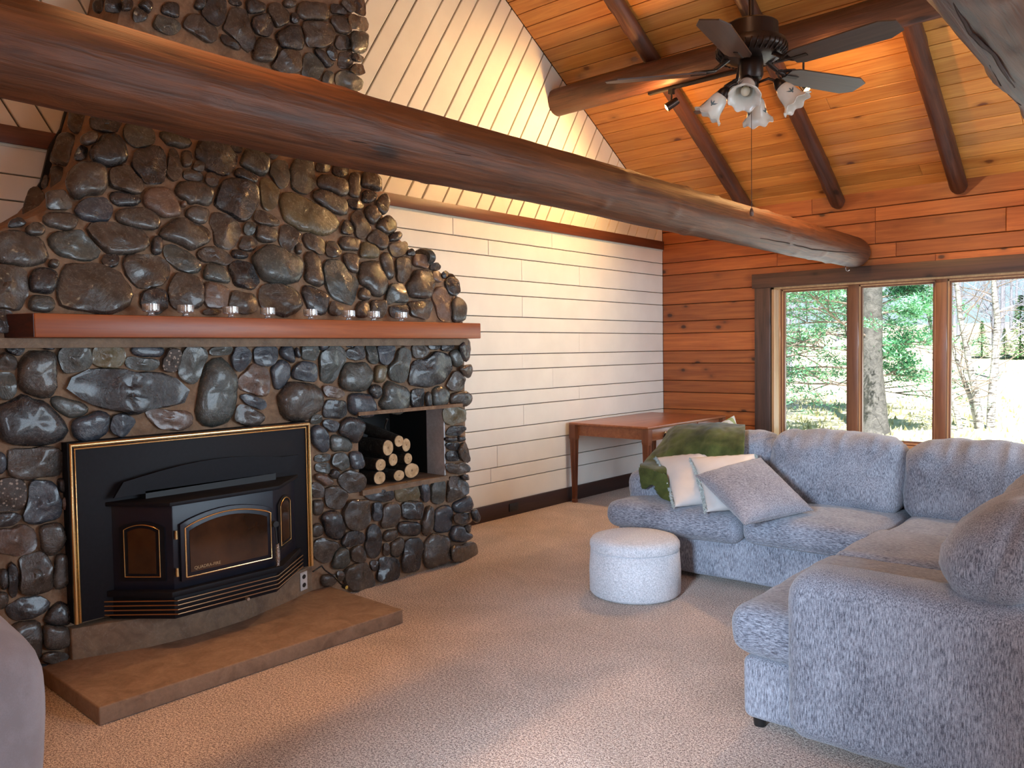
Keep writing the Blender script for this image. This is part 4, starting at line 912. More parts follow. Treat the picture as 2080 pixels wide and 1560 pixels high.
# ------------------------------------------------------------------ candle holders on the mantel
MW = ['leftmost, in front of a dark stone', 'second from the left end', 'third from the left', 'fourth from the left', 'fourth from the right', 'third from the right', 'second from the right', 'nearest the right end']
cst = None
def candle(x, y, z, lab):
    r = empty('candle_holder', (x, y, z), 0., label='clear glass tealight holder on the mantel, '+lab, cat='candle holder', group='glass tealight holders on the mantel')
    global cst
    if cst is None:
        foot = MB().lathe([(.0, 0), (.020, 0), (.021, .003), (.013, .006), (.012, .014), (.014, .018), (0, .018)], seg=20).mesh('foot', True, 40)
        cup = MB().lathe([(0, .016), (.030, .017), (.034, .021), (.034, .050), (.029, .051), (.028, .026), (0, .024)], seg=24).mesh('cup', True, 40)
        wax = MB().lathe([(0, .025), (.019, .025), (.019, .042), (.017, .043), (0, .042)], seg=18).mesh('wax', True, 40)
        wick = MB().tube([(0, 0, .041), (.001, 0, .049)], .0008, 6).mesh('wick')
        cst = (foot, cup, wax, wick)
        for q_ in cst: q_.transform(Matrix.Scale(1.16, 4))
    link('glass_foot', cst[0], M_candleglass, r); link('glass_cup', cst[1], M_candleglass, r); c_ = link('candle', cst[2], M_wax, r); link('wick', cst[3], M_blackp, c_)
for (px, l_) in zip((307, 377.5, 469, 544, 631, 708, 759, 815), MW):
    p = onx(px, 640, -3.83); candle(-3.83, p.y, 1.6395, l_)
# ------------------------------------------------------------------ ceiling fan
fx, fy = -1.6186, 3.5317
fan = empty('ceiling_fan', (fx, fy, 2.71), label='dark bronze ceiling fan with five wooden blades and four frosted glass tulip shades', cat='ceiling fan')
FZ = 2.71
Z_ = lambda z: z-FZ
MB().lathe([(0, Z_(5.50)), (.07, Z_(5.50)), (.06, Z_(5.42)), (.02, Z_(5.38)), (0, Z_(5.38))], seg=24).build('canopy', M_fan, fan, smooth=True, ang=40)
MB().tube([(0, 0, Z_(5.42)), (0, 0, Z_(2.93))], .013, 12).build('down_rod', M_fan, fan, smooth=True, ang=40)
MB().lathe([(0, .235), (.025, .235), (.032, .222), (.060, .215), (.105, .205), (.118, .195), (.120, .130), (.150, .118), (.158, .098), (.156, .080), (.150, .066), (.128, .052), (.10, .046), (0, .046)], seg=40).build('motor_housing', M_fan, fan, smooth=True, ang=35)
for k in range(36):
    a = 2*pi*k/36
    MB().tube([(.135*cos(a), .135*sin(a), .050), (.155*cos(a+.06), .155*sin(a+.06), .070), (.1575*cos(a+.1), .1575*sin(a+.1), .094)], .0035, 5).build('vent_fin', M_fan, fan, smooth=True)
MB().lathe([(0, .05), (.050, .05), (.053, .035), (.053, -.025), (.046, -.042), (0, -.042)], seg=28).build('switch_housing', M_fan, fan, smooth=True, ang=40)
MB().lathe([(0, -.04), (.030, -.04), (.036, -.055), (.033, -.078), (.020, -.092), (.008, -.098), (0, -.098)], seg=24).build('light_kit_hub', M_fan, fan, smooth=True, ang=40)
def rotm(a, pit=0.): return Matrix.Rotation(a, 4, 'Z') @ Matrix.Rotation(pit, 4, 'X')
blade_me = None
for i in range(5):
    a = radians(-79+72*i)
    if blade_me is None:
        out = [(.20, -.045), (.235, -.060), (.60, -.070), (.66, -.040), (.66, .040), (.60, .070), (.235, .060), (.20, .045)]
        blade_me = MB().prism([Vector((x, y, -.003)) for x, y in out], Vector((0, 0, .006))).mesh('blade')
        br = MB().tube([(.10, -.0, .055), (.135, 0, .030), (.165, 0, .010), (.20, 0, .004)], [.011, .010, .009, .008], 8)
        for yy in (-1, 1): br.tube([(.155, 0, .012), (.185, yy*.028, .008), (.215, yy*.042, .006), (.255, yy*.034, .005), (.275, 0, .005)], .0055, 8)
        ring = [(.212+.024*cos(2*pi*k/20), .024*sin(2*pi*k/20), .008) for k in range(21)]; br.tube(ring, .004, 8)
        ring = [(.170+.016*cos(2*pi*k/20), .018*sin(2*pi*k/20), .012) for k in range(21)]; br.tube(ring, .004, 8)
        br.box(.20, .27, -.010, .010, -.006, -.003)
        br_me = br.mesh('bracket', True, 40)
    o = link('fan_blade', blade_me, M_blade, fan); o.matrix_local = rotm(a, radians(-12))
    k = link('blade_bracket', br_me, M_fan, fan); k.matrix_local = rotm(a, radians(-12))
# light arms, sockets, shades
def ruf(j, th, r, h):
    if j < 5: return r, h
    k = (j-4)/4.; return r*(1+.035*k*sin(8*th)), h + .006*k*sin(8*th)
sh = MB().lathe([(.022, .0), (.030, .006), (.037, .020), (.041, .040), (.043, .060), (.047, .080), (.054, .096), (.064, .106), (.072, .110),
                 (.070, .1125), (.062, .108), (.051, .097), (.044, .080), (.040, .060), (.038, .040), (.034, .022), (.024, .006)], seg=64, ruffle=lambda j, th, r, h: ruf(j if j < 9 else 17-j, th, r, h)).mesh('shade', True, 70)
sock = MB().lathe([(0, -.040), (.012, -.040), (.017, -.030), (.026, -.016), (.028, -.004), (.026, .010), (.0, .012)], seg=20).mesh('socket', True, 40)
bulb = MB().lathe([(0, .085), (.010, .083), (.018, .074), (.0205, .062), (.017, .048), (.011, .036), (.010, .012), (0, .012)], seg=18).mesh('bulb', True)
bird = MB()
for sgn in (-1, 1):
    bird.add([(0, 0, 0), (.006*sgn, .004, 0), (.020*sgn, .012, 0), (.012*sgn, .0, 0), (.004*sgn, -.006, 0)], ((0, 1, 2, 3, 4),))
bird.add([(-.003, -.012, 0), (.003, -.012, 0), (.003, .010, 0), (0, .016, 0), (-.003, .010, 0)], ((0, 1, 2, 3, 4),))
for k in range(4): bird.add([(-.010+.004*k, -.022, 0), (-.008+.004*k, -.022, 0), (-.006+.003*k, -.010, 0)], ((0, 1, 2),))
for i, th in enumerate((-115, -25, 65, 155)):
    a = YAW + radians(th)
    d = Vector((cos(a), sin(a), 0))
    p0 = d*.025+Vector((0, 0, -.062)); p1 = d*.075+Vector((0, 0, -.050)); p2 = d*.108+Vector((0, 0, -.066)); p3 = d*.122+Vector((0, 0, -.084))
    arm = MB().tube([p0, p1, p2, p3], .006, 8).build('light_arm', M_fan, fan, smooth=True)
    ax = (d*.62+Vector((0, 0, -.78))).normalized(); Q = ax.to_track_quat('Z', 'Y').to_matrix().to_4x4(); Q.translation = p3+ax*.012
    s1 = link('bulb_socket', sock, M_fan, fan); s1.matrix_local = Q
    s2 = link('glass_shade', sh, M_shade, fan); s2.matrix_local = Q
    b_ = link('bulb', bulb, M_wax, s2)
    # printed bird motifs wrapped on the glass
    for q in range(3):
        th2 = 2*pi*q/3 + .7*i; r_ = .0445
        me = D.meshes.new('motif'); vs = [(r_*cos(th2+v[0]/r_)*(1+(.01)), r_*sin(th2+v[0]/r_)*(1.01), .058+v[1]*-1.0) for v in bird.v]
        me.from_pydata(vs, [], bird.f); link('bird_motif', me, M_motif, s2)
pcn = [(0, 0, -.098), (0, 0, Z_(2.088))]
MB().tube(pcn, .0014, 6).build('pull_chain', M_fan, fan)
MB().lathe([(0, .0), (.006, -.004), (.010, -.022), (.008, -.036), (0, -.040)], (0, 0, Z_(2.088)), 12).build('chain_fob', M_logX, fan, smooth=True)
MB().tube([(-.02, -.02, -.09), (-.02, -.02, -.145)], .0014, 6).build('pull_chain', M_fan, fan)
MB().lathe([(0, .0), (.005, -.003), (.008, -.016), (.006, -.026), (0, -.03)], (-.02, -.02, -.145), 12).build('chain_fob', M_logX, fan, smooth=True)
# ------------------------------------------------------------------ track light under the purlin
tk = empty('track_light', (-2.9, 6.0, 3.6), label='black track light with small spot heads on the underside of the purlin log', cat='track light'); tk.location = (0, 0, 0)
TY = 5.99
MB().box(-3.66, -2.02, TY-.017, TY+.017, 3.592, 3.612).build('track_rail', M_blackp, tk, bevel=.002)
def head(px, py, rx, tgt, lit=True):
    p = ony(px, py, TY)
    q = Vector((p.x, TY, 3.592)); stem = MB().box(q.x-.02, q.x+.02, TY-.02, TY+.02, 3.555, 3.592).tube([q+Vector((0, 0, -.035)), p], .008, 8).build('track_adapter', M_blackp, tk)
    c = Vector((p.x, TY, p.z)); ax = (Vector(tgt)-c).normalized(); rot = ax.to_track_quat('Z', 'Y').to_matrix()
    MB().lathe([(0, -.06), (.028, -.06), (.032, -.04), (.034, .045), (.036, .05), (.031, .05), (.029, .03), (.0, .028)], c, 24, rot).build('spot_head', M_fan, tk, smooth=True, ang=40)
    MB().lathe([(0, .056), (.018, .052), (.026, .040), (.028, .030), (0, .030)], c, 20, rot).build('lamp', M_bulb, tk, smooth=True)
    light('track_spot', 'SPOT', c+ax*.075, 150, (1, .60, .26), Vector(tgt), .025, spot_size=2.5, spot_blend=.6)
    light('track_glow', 'POINT', c+ax*.09, 26, (1, .46, .14), None, .03)
head(1364, 212, -3.485, (-4.66, 5.2, 2.6))
head(1632, 172, -2.20, (-1.9, 6.0, 2.8))
# ------------------------------------------------------------------ writing desk
dk = empty('writing_desk', (0, 0, 0), label='brown wooden writing table with drawers and tapered fluted legs in the far corner', cat='table')
dx0, dx1, dy0, dy1, dz = -4.615, -3.745, 6.075, 7.56, .762
MB().box(dx0, dx1, dy0, dy1, dz-.022, dz).build('table_top', M_desk, dk, bevel=.006, seg=3)
MB().box(dx0+.05, dx0+.07, dy0+.05, dy1-.05, .64, dz-.022).box(dx0+.05, dx1-.05, dy0+.045, dy0+.065, .64, dz-.022).box(dx0+.05, dx1-.05, dy1-.065, dy1-.045, .64, dz-.022).box(dx1-.065, dx1-.045, dy0+.05, dy1-.05, .625, dz-.022).build('apron', M_desk, dk)
for k in range(3):
    a = dy0+.11+k*.43; dr = MB().box(dx1-.047, dx1-.034, a, a+.405, .640, .728).build('drawer', M_desk, dk, bevel=.003)
    MB().lathe([(0, 0), (.006, 0), (.006, .010), (.012, .016), (.010, .024), (0, .026)], (dx1-.034, a+.2025, .685), 14, Matrix(((0, 0, 1), (0, 1, 0), (1, 0, 0)))).build('knob', M_brass, dr, smooth=True, ang=50)
for (x, y) in ((dx0+.035, dy0+.035), (dx1-.035, dy0+.035), (dx0+.035, dy1-.035), (dx1-.035, dy1-.035)):
    mb = MB(); P = []
    for z, s_ in ((.74, .034), (.62, .034), (.60, .030), (.035, .017), (.03, .021), (0, .019)): P.append((z, s_))
    vs = []
    for z, s_ in P: vs += [(x-s_, y-s_, z), (x+s_, y-s_, z), (x+s_, y+s_, z), (x-s_, y+s_, z)]
    fs = [(i*4+k, i*4+(k+1) % 4, (i+1)*4+(k+1) % 4, (i+1)*4+k) for i in range(len(P)-1) for k in range(4)]+[(0, 1, 2, 3), tuple(range(len(vs)-4, len(vs)))]
    mb.add(vs, fs)
    for q in (-1, 0, 1):
        mb.add([(x+q*.013-.003, y-.0335, .60), (x+q*.013+.003, y-.0335, .60), (x+q*.008+.002, y-.0215, .06), (x+q*.008-.002, y-.0215, .06), (x+q*.013, y-.026, .59), (x+q*.008, y-.017, .07)], ((0, 1, 5, 4), (1, 2, 3, 5), (0, 4, 5, 3), (0, 3, 2, 1)))
        mb.add([(x+.0335, y+q*.013-.003, .60), (x+.0335, y+q*.013+.003, .60), (x+.0215, y+q*.008+.002, .06), (x+.0215, y+q*.008-.002, .06), (x+.026, y+q*.013, .59), (x+.017, y+q*.008, .07)], ((0, 1, 5, 4), (1, 2, 3, 5), (0, 4, 5, 3), (0, 3, 2, 1)))
    mb.build('leg', M_deskZ, dk)
# chair behind the sofa with a striped cushion
ch = empty('desk_chair', (0, 0, 0), label='dark armchair at the writing table, mostly hidden behind the sofa', cat='chair')
cx, cy = -3.50, 6.62
for (a, b) in ((-.24, -.22), (.22, -.22), (-.24, .22), (.22, .22)):
    MB().tube([(cx+a, cy+b, 0), (cx+a*.95, cy+b*.95, .44)], [.015, .02], 8).build('leg', M_deskZ, ch, smooth=True)
link('seat', rbox(cx-.27, cx+.27, cy-.25, cy+.25, .43, .47, .015, 6), M_deskZ, ch)
for b in (-.23, .23):
    MB().tube([(cx-.24, cy+b, .45), (cx-.27, cy+b, .62), (cx-.26, cy+b, .665), (cx, cy+b, .675), (cx+.24, cy+b, .66)], .016, 10).build('arm', M_blackp, ch, smooth=True)
link('backrest', rbox(cx+.22, cx+.26, cy-.22, cy+.22, .45, .72, .02, 8), M_deskZ, ch)
def stripes():
    m_, n, l, b = newmat('striped_cushion'); v = mapping(n, l, (1, 1, 1), rnd=False); wv = n.new('ShaderNodeTexWave'); wv.inputs['Scale'].default_value = 9; wv.inputs['Distortion'].default_value = .3; wv.bands_direction = 'Y'; l.new(v, wv.inputs[0])
    r_ = ramp(n, l, wv.outputs['Fac'], ((.4, (.42, .46, .18)), (.55, (.80, .78, .66)))); l.new(r_.outputs[0], b.inputs['Base Color']); b.inputs['Roughness'].default_value = .8; return m_
# ------------------------------------------------------------------ sectional sofa
so = empty('sectional_sofa', (0, 0, 0), label='large grey chenille corner sofa facing the fireplace', cat='sofa')
def part(name, me, mat, lab=None):
    o = link(name, me, mat, so)
    if lab: o['label'] = lab
    return o
# far run (backs towards the window)
part('base', rbox(-3.02, -.30, 4.50, 5.42, .035, .30, .03, 30, wr=.004, seed=1), M_sofa)
part('back_frame', rbox(-3.02, -.06, 5.20, 5.46, .25, .80, .06, 30, wr=.006, seed=2), M_sofa)
part('arm', rbox(-3.06, -2.82, 4.66, 5.46, .30, .615, .085, 24, wr=.008, seed=3), M_sofa)
def slump(pv, u):  # long front lip of the T cushion
    return pv
part('seat_cushion', rbox(-3.07, -2.118, 4.415, 5.25, .268, .445, .075, 34, puff=(.0, .015, .028), wr=.008, seed=4), M_sofaH)
part('seat_cushion', rbox(-2.112, -1.36, 4.43, 5.25, .288, .458, .065, 30, puff=(0, .012, .022), wr=.006, seed=5), M_sofaH)
part('seat_cushion', rbox(-1.352, -.32, 4.50, 5.25, .288, .455, .06, 30, puff=(0, .01, .02), wr=.006, seed=6), M_sofaH)
def backc(x0, x1, y, z0, z1, seed, lean=.10, th=.24):
    def fn(pv, u):
        pv = pv.copy(); t = (pv.z-z0)/(z1-z0); pv.y += lean*t
        k = max(0, t-.72)/.28; f_ = abs(math.sin(pv.x*21+seed)*.6+math.sin(pv.x*43+seed*2)*.4)
        pv.z += -.022*(1-u[0]**2 if False else u[0]**6)*k
        kc = max(0, abs(u[0])-.45)/.55; an = math.atan2(1-t, max(.02, 1-abs(u[0])))
        pv.y += .016*math.sin(an*13+seed)*kc*max(0, t-.35)*1.5
        pv.y += (f_-.5)*.034*k; pv.z += noise.noise(Vector((pv.x*5, seed, 0)))*.018*k
        return pv
    return rbox(x0, x1, y, y+th, z0, z1, .095, 60, puff=(.012, .05, .01), wr=.016, ws=5.5, seed=seed, fn=fn)
part('back_cushion', backc(-2.94, -2.20, 4.98, .42, .875, 11), M_sofa)
part('back_cushion', backc(-2.19, -1.385, 4.95, .43, .905, 14), M_sofa)
part('back_cushion', backc(-1.375, -.45, 4.96, .43, .890, 18), M_sofa)
# near run (seats face the fireplace)
part('base', rbox(-1.352, -.20, 2.855, 4.52, .035, .275, .03, 30, wr=.004, seed=7), M_sofa)
part('seat_cushion', rbox(-1.405, -.55, 2.842, 3.90, .268, .462, .07, 34, puff=(.012, .0, .022), wr=.007, seed=8), M_sofaH)
part('seat_cushion', rbox(-1.40, -.55, 3.905, 4.60, .275, .458, .065, 30, puff=(.01, 0, .02), wr=.006, seed=9), M_sofaH)
def armfn(pv, u):
    pv = pv.copy()
    if pv.z > .45: pv.z -= .030*max(0, min(1, (pv.x+1.0)/.9))*0 + .05*max(0, (-1.04-pv.x)/.1)**2*.4
    return pv
part('arm', rbox(-1.163, -.02, 2.775, 3.03, .035, .655, .085, 40, puff=(0, .012, .0), wr=.006, seed=10, fn=armfn), M_sofa)
part('back_frame', rbox(-.30, -.02, 2.95, 5.46, .25, .80, .06, 30, wr=.006, seed=12), M_sofa)
def backn(y0_, y1_, x, z0, z1, seed):
    def fn(pv, u):
        pv = pv.copy(); t = (pv.z-z0)/(z1-z0); pv.x += .12*t; k = abs(u[1])**4
        pv.z += noise.noise(Vector((pv.y*5, seed, 0)))*.015
        f_ = math.sin(pv.y*30+seed)*.5+math.sin(pv.z*33+pv.y*18+seed)*.5
        pv.x += f_*.007*(1-k*.5); pv.z += f_*.004
        if u[1] < -.6:
            pv.y += .012*math.exp(-((u[0]+.05)/.05)**2)+.010*math.exp(-((u[2]-.05)/.06)**2)
            an = math.atan2(u[2]-.3, u[0]); pv.y += .006*math.sin(an*11)*min(1, abs(u[2]))
        return pv
    return rbox(x, x+.36, y0_, y1_, z0, z1, .17, 64, puff=(.05, .04, .03), wr=.015, ws=4, seed=seed, fn=fn)
part('back_cushion', backn(2.80, 3.50, -.72, .615, .935, 21), M_sofa, 'bulging end back cushion resting on the near arm')
part('back_cushion', backn(3.52, 4.30, -.72, .46, .965, 25), M_sofa)
for (x, y) in ((-1.30, 2.90), (-.12, 2.86), (-2.95, 4.58), (-2.95, 5.36), (-.14, 5.36)):
    MB().lathe([(0, 0), (.022, 0), (.028, .045), (0, .045)], (x, y, 0), 14).build('foot', M_blackp, so, smooth=True, ang=40)
# seams on the cushion fronts
for (a, b, y, z) in ((-2.10, -1.37, 4.437, .40), (-2.10, -1.37, 4.437, .306)):
    MB().tube([(a+.05+(b-a-.1)*k/12, y+.004+.001*sin(k), z) for k in range(13)], .003, 6).build('piping', M_sofa, so, smooth=True)

# ------------------------------------------------------------------ throw cushions
def pillow(c, size, thick, nrm, upd, mat, name, label, seed, fringe=False, piping=True, group='throw pillows heaped on the left end of the sofa'):
    c = Vector(c); N_ = Vector(nrm).normalized(); U_ = Vector(upd); U_ = (U_-N_*U_.dot(N_)).normalized(); S2 = U_.cross(N_)
    n = 26; vs = []; idx = {}; hs_ = size/2; fs = []
    def P(u, v, sg):
        cr = 1-.07*(1-abs(u))*abs(v)**0*0
        k = 1-.085*(1-u*u)*abs(v)**3; j = 1-.085*(1-v*v)*abs(u)**3
        x, y = u*hs_*j, v*hs_*k
        t = thick/2*((1-u**2)*(1-v**2))**.42
        e = Vector((x*7+seed, y*7, seed*1.3+sg)); t *= 1+.10*noise.noise(e)
        edge = max(abs(u), abs(v)); rp = .006*sin(26*(u if abs(v) > abs(u) else v)+seed)*max(0, edge-.55)*(1-edge)*8
        return c + S2*x + U_*y + N_*(sg*t+rp)
    for sg in (1, -1):
        for i in range(n+1):
            for j in range(n+1):
                u, v = -1+2*i/n, -1+2*j/n
                u, v = math.sin(u*pi/2), math.sin(v*pi/2)
                if sg == -1 and (i in (0, n) or j in (0, n)): idx[(sg, i, j)] = idx[(1, i, j)]; continue
                idx[(sg, i, j)] = len(vs); vs.append(P(u, v, sg))
        for i in range(n):
            for j in range(n): fs.append((idx[(sg, i, j)], idx[(sg, i+1, j)], idx[(sg, i+1, j+1)], idx[(sg, i, j+1)]))
    o = tag(MB().add(vs, fs).build(name, mat, smooth=True), label, 'pillow', group)
    border = [P(-1+2*k/20, -1, 0) for k in range(20)]+[P(1, -1+2*k/20, 0) for k in range(20)]+[P(1-2*k/20, 1, 0) for k in range(20)]+[P(-1, 1-2*k/20, 0) for k in range(21)]
    if piping: MB().tube(border, .006, 7, False).build('piping', mat, o, smooth=True)
    if fringe:
        mb = MB(); rr = random.Random(seed)
        for side_ in ((-1, 0), (1, 0)):
            for k in range(130):
                v = -1+2*rr.random(); b = P(side_[0], v, 0); d = (S2*side_[0]*-1*-1+N_*rr.uniform(-.9, .9)+U_*rr.uniform(-.6, .6)).normalized()
                q = b+d*rr.uniform(.03, .055); e = d.cross(U_).normalized()*.010
                mb.add([b-e, b+e, q+e*.7, q-e*.7, b-e+N_*.003, b+e+N_*.003], ((0, 1, 2, 3), (4, 5, 2, 3), (0, 4, 3), (1, 5, 2)))
        mb.build('ruffled_fringe', M_fringe, o, kind='stuff')
    return o
def pillow4(tl, tr, br, bl, thick, mat, name, label, seed, fringe=False, piping=True):
    """cushion through four measured corners"""
    P4 = [Vector(q) for q in (tl, tr, br, bl)]; c = sum(P4, Vector())/4
    Ux = ((P4[1]-P4[0])+(P4[2]-P4[3])).normalized(); Uy = ((P4[0]-P4[3])+(P4[1]-P4[2])).normalized(); Nn = Ux.cross(Uy).normalized()
    if Nn.dot(CAM-c) < 0: Nn = -Nn
    before = set(D.objects); o = pillow(c, 1., thick, Nn, Uy, mat, name, label, seed, fringe, piping)
    S2 = Uy.cross(Nn)
    def warp(v):
        r_ = v-c; x, y, z = r_.dot(S2)*2, r_.dot(Uy)*2, r_.dot(Nn)
        a = (x+1)/2; b = (y+1)/2
        if S2.dot(Ux) < 0: a = 1-a
        bot = P4[3].lerp(P4[2], a); top_ = P4[0].lerp(P4[1], a); return bot.lerp(top_, b)+Nn*z
    for ob in set(D.objects)-before:
        for v in ob.data.vertices: v.co = warp(v.co)
    return o
pillow4(ony(1413, 966, 4.55), ony(1545, 930, 4.85), onz(1652, 1036, .50), onz(1512, 1066, .475), .17, M_pillowg, 'throw_pillow', 'grey chenille throw pillow with piping, front one of the heap, tipped onto its corner', 3.1)
pillow4(ony(1401, 930, 4.80), ony(1532, 922, 4.90), onz(1580, 1032, .47), onz(1436, 1040, .47), .14, M_pillowc, 'throw_pillow', 'cream satin pillow with ruffled edges, between the grey pillow and the left cream one', 5.3, fringe=True, piping=False)
pillow4(ony(1333, 930, 4.86), ony(1468, 916, 4.96), onz(1500, 1020, .47), onz(1371, 1030, .465), .14, M_pillowc, 'throw_pillow', 'cream satin pillow with ruffled edges, leftmost of the heap against the green throw', 7.7, fringe=True, piping=False)
pillow((-3.27, 6.50, .590), .40, .10, (.25, -1, .25), (-.45, 0.1, .9), stripes(), 'striped_pillow', 'small green and white striped cushion showing its corner behind the sofa', 2.2, group=None)

# ------------------------------------------------------------------ green throw
def grid_cloth(ctrl, n=14):
    """bicubic-ish cloth through a control net"""
    R_, C_ = len(ctrl), len(ctrl[0])
    def cr(p0, p1, p2, p3, t): return .5*((2*p1)+(-p0+p2)*t+(2*p0-5*p1+4*p2-p3)*t*t+(-p0+3*p1-3*p2+p3)*t**3)
    def ev(row, s_):
        k = min(int(s_), len(row)-2); t = s_-k; g_ = lambda i: row[max(0, min(len(row)-1, i))]
        return cr(g_(k-1), g_(k), g_(k+1), g_(k+2), t)
    vs = []; nu = (C_-1)*n; nv = (R_-1)*n
    rws = [[ev(r_, (C_-1)*i/nu) for i in range(nu+1)] for r_ in ctrl]
    for i in range(nu+1):
        col = [r_[i] for r_ in rws]
        for j in range(nv+1): vs.append(ev(col, (R_-1)*j/nv)+noise.noise_vector(Vector((i*.25, j*.25, 2)))*.004)
    fs = [(i*(nv+1)+j, (i+1)*(nv+1)+j, (i+1)*(nv+1)+j+1, i*(nv+1)+j+1) for i in range(nu) for j in range(nv)]
    return MB().add(vs, fs).mesh('cloth', True)
A = lambda x, y, Y: ony(x, y, Y)
net = [[A(1372, 884, 5.40), A(1385, 872, 5.40), A(1430, 866, 5.40), A(1472, 866, 5.40), A(1513, 873, 5.40)],
       [A(1362, 872, 5.24), A(1385, 864, 5.24), A(1430, 861, 5.24), A(1472, 861, 5.24), A(1514, 865, 5.24)],
       [A(1350, 890, 5.12), A(1378, 878, 5.06), A(1428, 874, 5.02), A(1472, 876, 5.02), A(1514, 880, 5.02)],
       [A(1331, 915, 5.02), A(1368, 905, 4.96), A(1425, 905, 4.90), A(1472, 905, 4.90), A(1513, 910, 4.90)],
       [A(1311, 938, 4.86), A(1350, 936, 4.86), A(1420, 935, 4.86), A(1470, 936, 4.86), A(1511, 940, 4.87)],
       [A(1301, 948, 4.66), A(1345, 955, 4.68), A(1415, 965, 4.80), A(1468, 968, 4.84), A(1510, 970, 4.86)],
       [A(1303, 968, 4.620), A(1340, 985, 4.60), A(1400, 1000, 4.76), A(1465, 1000, 4.83), A(1509, 1000, 4.86)]]
me = grid_cloth(net, 14)
for v in me.vertices:
    q = v.co; f_ = noise.noise(Vector((q.x*11+q.y*4, q.z*3, 2)))*.020 + noise.noise(Vector((q.x*26-q.y*9, q.z*5, 7)))*.007; v.co = q+Vector((0, -abs(f_)*1.1, f_*.5))
thr = link('throw_blanket', me, M_throw); md = thr.modifiers.new('thick', 'SOLIDIFY'); md.thickness = .012; md.offset = 0
tag(thr, 'olive green velvet throw draped over the left end of the sofa', 'blanket')
flap = grid_cloth([[A(1300, 950, 4.640), A(1318, 952, 4.61), A(1336, 958, 4.60), A(1356, 966, 4.60)],
                   [A(1301, 970, 4.600), A(1318, 972, 4.59), A(1338, 975, 4.58), A(1360, 985, 4.57)],
                   [A(1306, 991, 4.595), A(1320, 983, 4.585), A(1340, 990, 4.57), A(1363, 1003, 4.55)],
                   [A(1309, 992, 4.594), A(1327, 981, 4.582), A(1341, 1008, 4.55), A(1366, 1020, 4.52)]], 10)
o = link('hanging_corner', flap, M_throw, thr); md = o.modifiers.new('thick', 'SOLIDIFY'); md.thickness = .012

# ------------------------------------------------------------------ ottoman
ox, oy = -2.593, 4.045
ot = empty('ottoman', (ox, oy, 0), label='round pale boucle storage ottoman with a lid in front of the sofa', cat='ottoman')
def fz(j, th, r, h): return r*(1+.002*noise.noise(Vector((cos(th)*9, sin(th)*9, h*30)))), h
MB().lathe([(0, .005), (.255, .005), (.268, .02), (.270, .15), (.262, .265), (.25, .272), (0, .272)], seg=72, ruffle=fz).build('ottoman_body', M_boucle, ot, smooth=True, ang=60)
MB().lathe([(0, .270), (.245, .270), (.262, .274), (.266, .290), (.264, .312), (.250, .332), (.22, .341), (.12, .346), (0, .347)], seg=72, ruffle=fz).build('ottoman_lid', M_boucle, ot, smooth=True, ang=60)
# ------------------------------------------------------------------ armchair at the left edge
ac = empty('armchair', (0, 0, 0), label='smooth taupe recliner armchair cut off by the left edge of the picture', cat='armchair')
AX, AY = -2.50, .205
link('base', rbox(AX-.40, AX+.36, AY-.42, AY+.44, .03, .42, .08, 20, wr=.006, seed=31), M_chair, ac)
link('seat_cushion', rbox(AX-.42, AX+.12, AY-.26, AY+.26, .36, .50, .06, 20, puff=(0, 0, .03), wr=.005, seed=32), M_chair, ac)
for sgn in (-1, 1):
    c = AY+sgn*.36
    def fn(pv, u, c=c): 
        pv = pv.copy(); pv.z += -.05*max(0, u[0])**2; return pv
    link('arm', rbox(AX-.40, AX+.42, c-.13, c+.13, .26, .83, .125, 26, puff=(0, .03, 0), wr=.01, ws=4, seed=33+sgn, fn=fn), M_chair, ac)
link('backrest', rbox(AX+.10, AX+.40, AY-.30, AY+.30, .35, 1.0, .12, 26, puff=(.03, 0, .02), wr=.01, seed=37), M_chair, ac)
for (x, y) in ((AX-.32, AY-.34), (AX+.28, AY-.34), (AX-.32, AY+.36), (AX+.28, AY+.36)):
    MB().lathe([(0, 0), (.02, 0), (.025, .05), (0, .05)], (x, y, 0), 12).build('foot', M_blackp, ac, smooth=True, ang=40)
# ------------------------------------------------------------------ outdoors
M_ground = stone_mat('dry_grass', (.60, .56, .38), (.85, .80, .62), rough=(.9, 1.), bmp=.02)
M_grassb = simple('grass_blades', (.60, .58, .34), .9, nz=.3, nscale=2)
M_trunk = stone_mat('pine_bark', (.07, .07, .075), (.19, .185, .19), rough=(.9, 1.), bmp=.03)
def birch_mat():
    m_, n, l, b = newmat('birch_bark'); v = mapping(n, l, (6, 6, 34)); t = ntex(n, l, v, 1, 4, .7); r_ = ramp(n, l, t, ((.40, (.10, .09, .09)), (.50, (.46, .46, .47))))
    l.new(r_.outputs[0], b.inputs['Base Color']); b.inputs['Roughness'].default_value = .8; return m_
M_birch = birch_mat()
M_twig = simple('bare_twig', (.26, .21, .19), .9, nz=.3)
M_needle = simple('pine_needles', (.20, .50, .30), .7, nz=.45, nscale=1.2)
M_needle2 = simple('spruce_needles', (.12, .30, .10), .8, nz=.4, nscale=2)
GZ = -.30
def gh(x, y):
    t = max(0., y-26)/60.; return GZ + 3.0*t*t*(3-2*min(1, t)) if t < 1 else GZ+3.0 + (t-1)*2
def ghn(x, y): return gh(x, y) + .05*noise.noise(Vector((x*.3, y*.3, 0)))
vs = []; fs = []; NXG, NYG = 60, 60
for j in range(NYG+1):
    y = YB+.5 + (j/NYG)**1.8*140
    for i in range(NXG+1): x = -90+150*i/NXG; vs.append((x, y, ghn(x, y)))
for j in range(NYG):
    for i in range(NXG): fs.append((j*(NXG+1)+i, j*(NXG+1)+i+1, (j+1)*(NXG+1)+i+1, (j+1)*(NXG+1)+i))
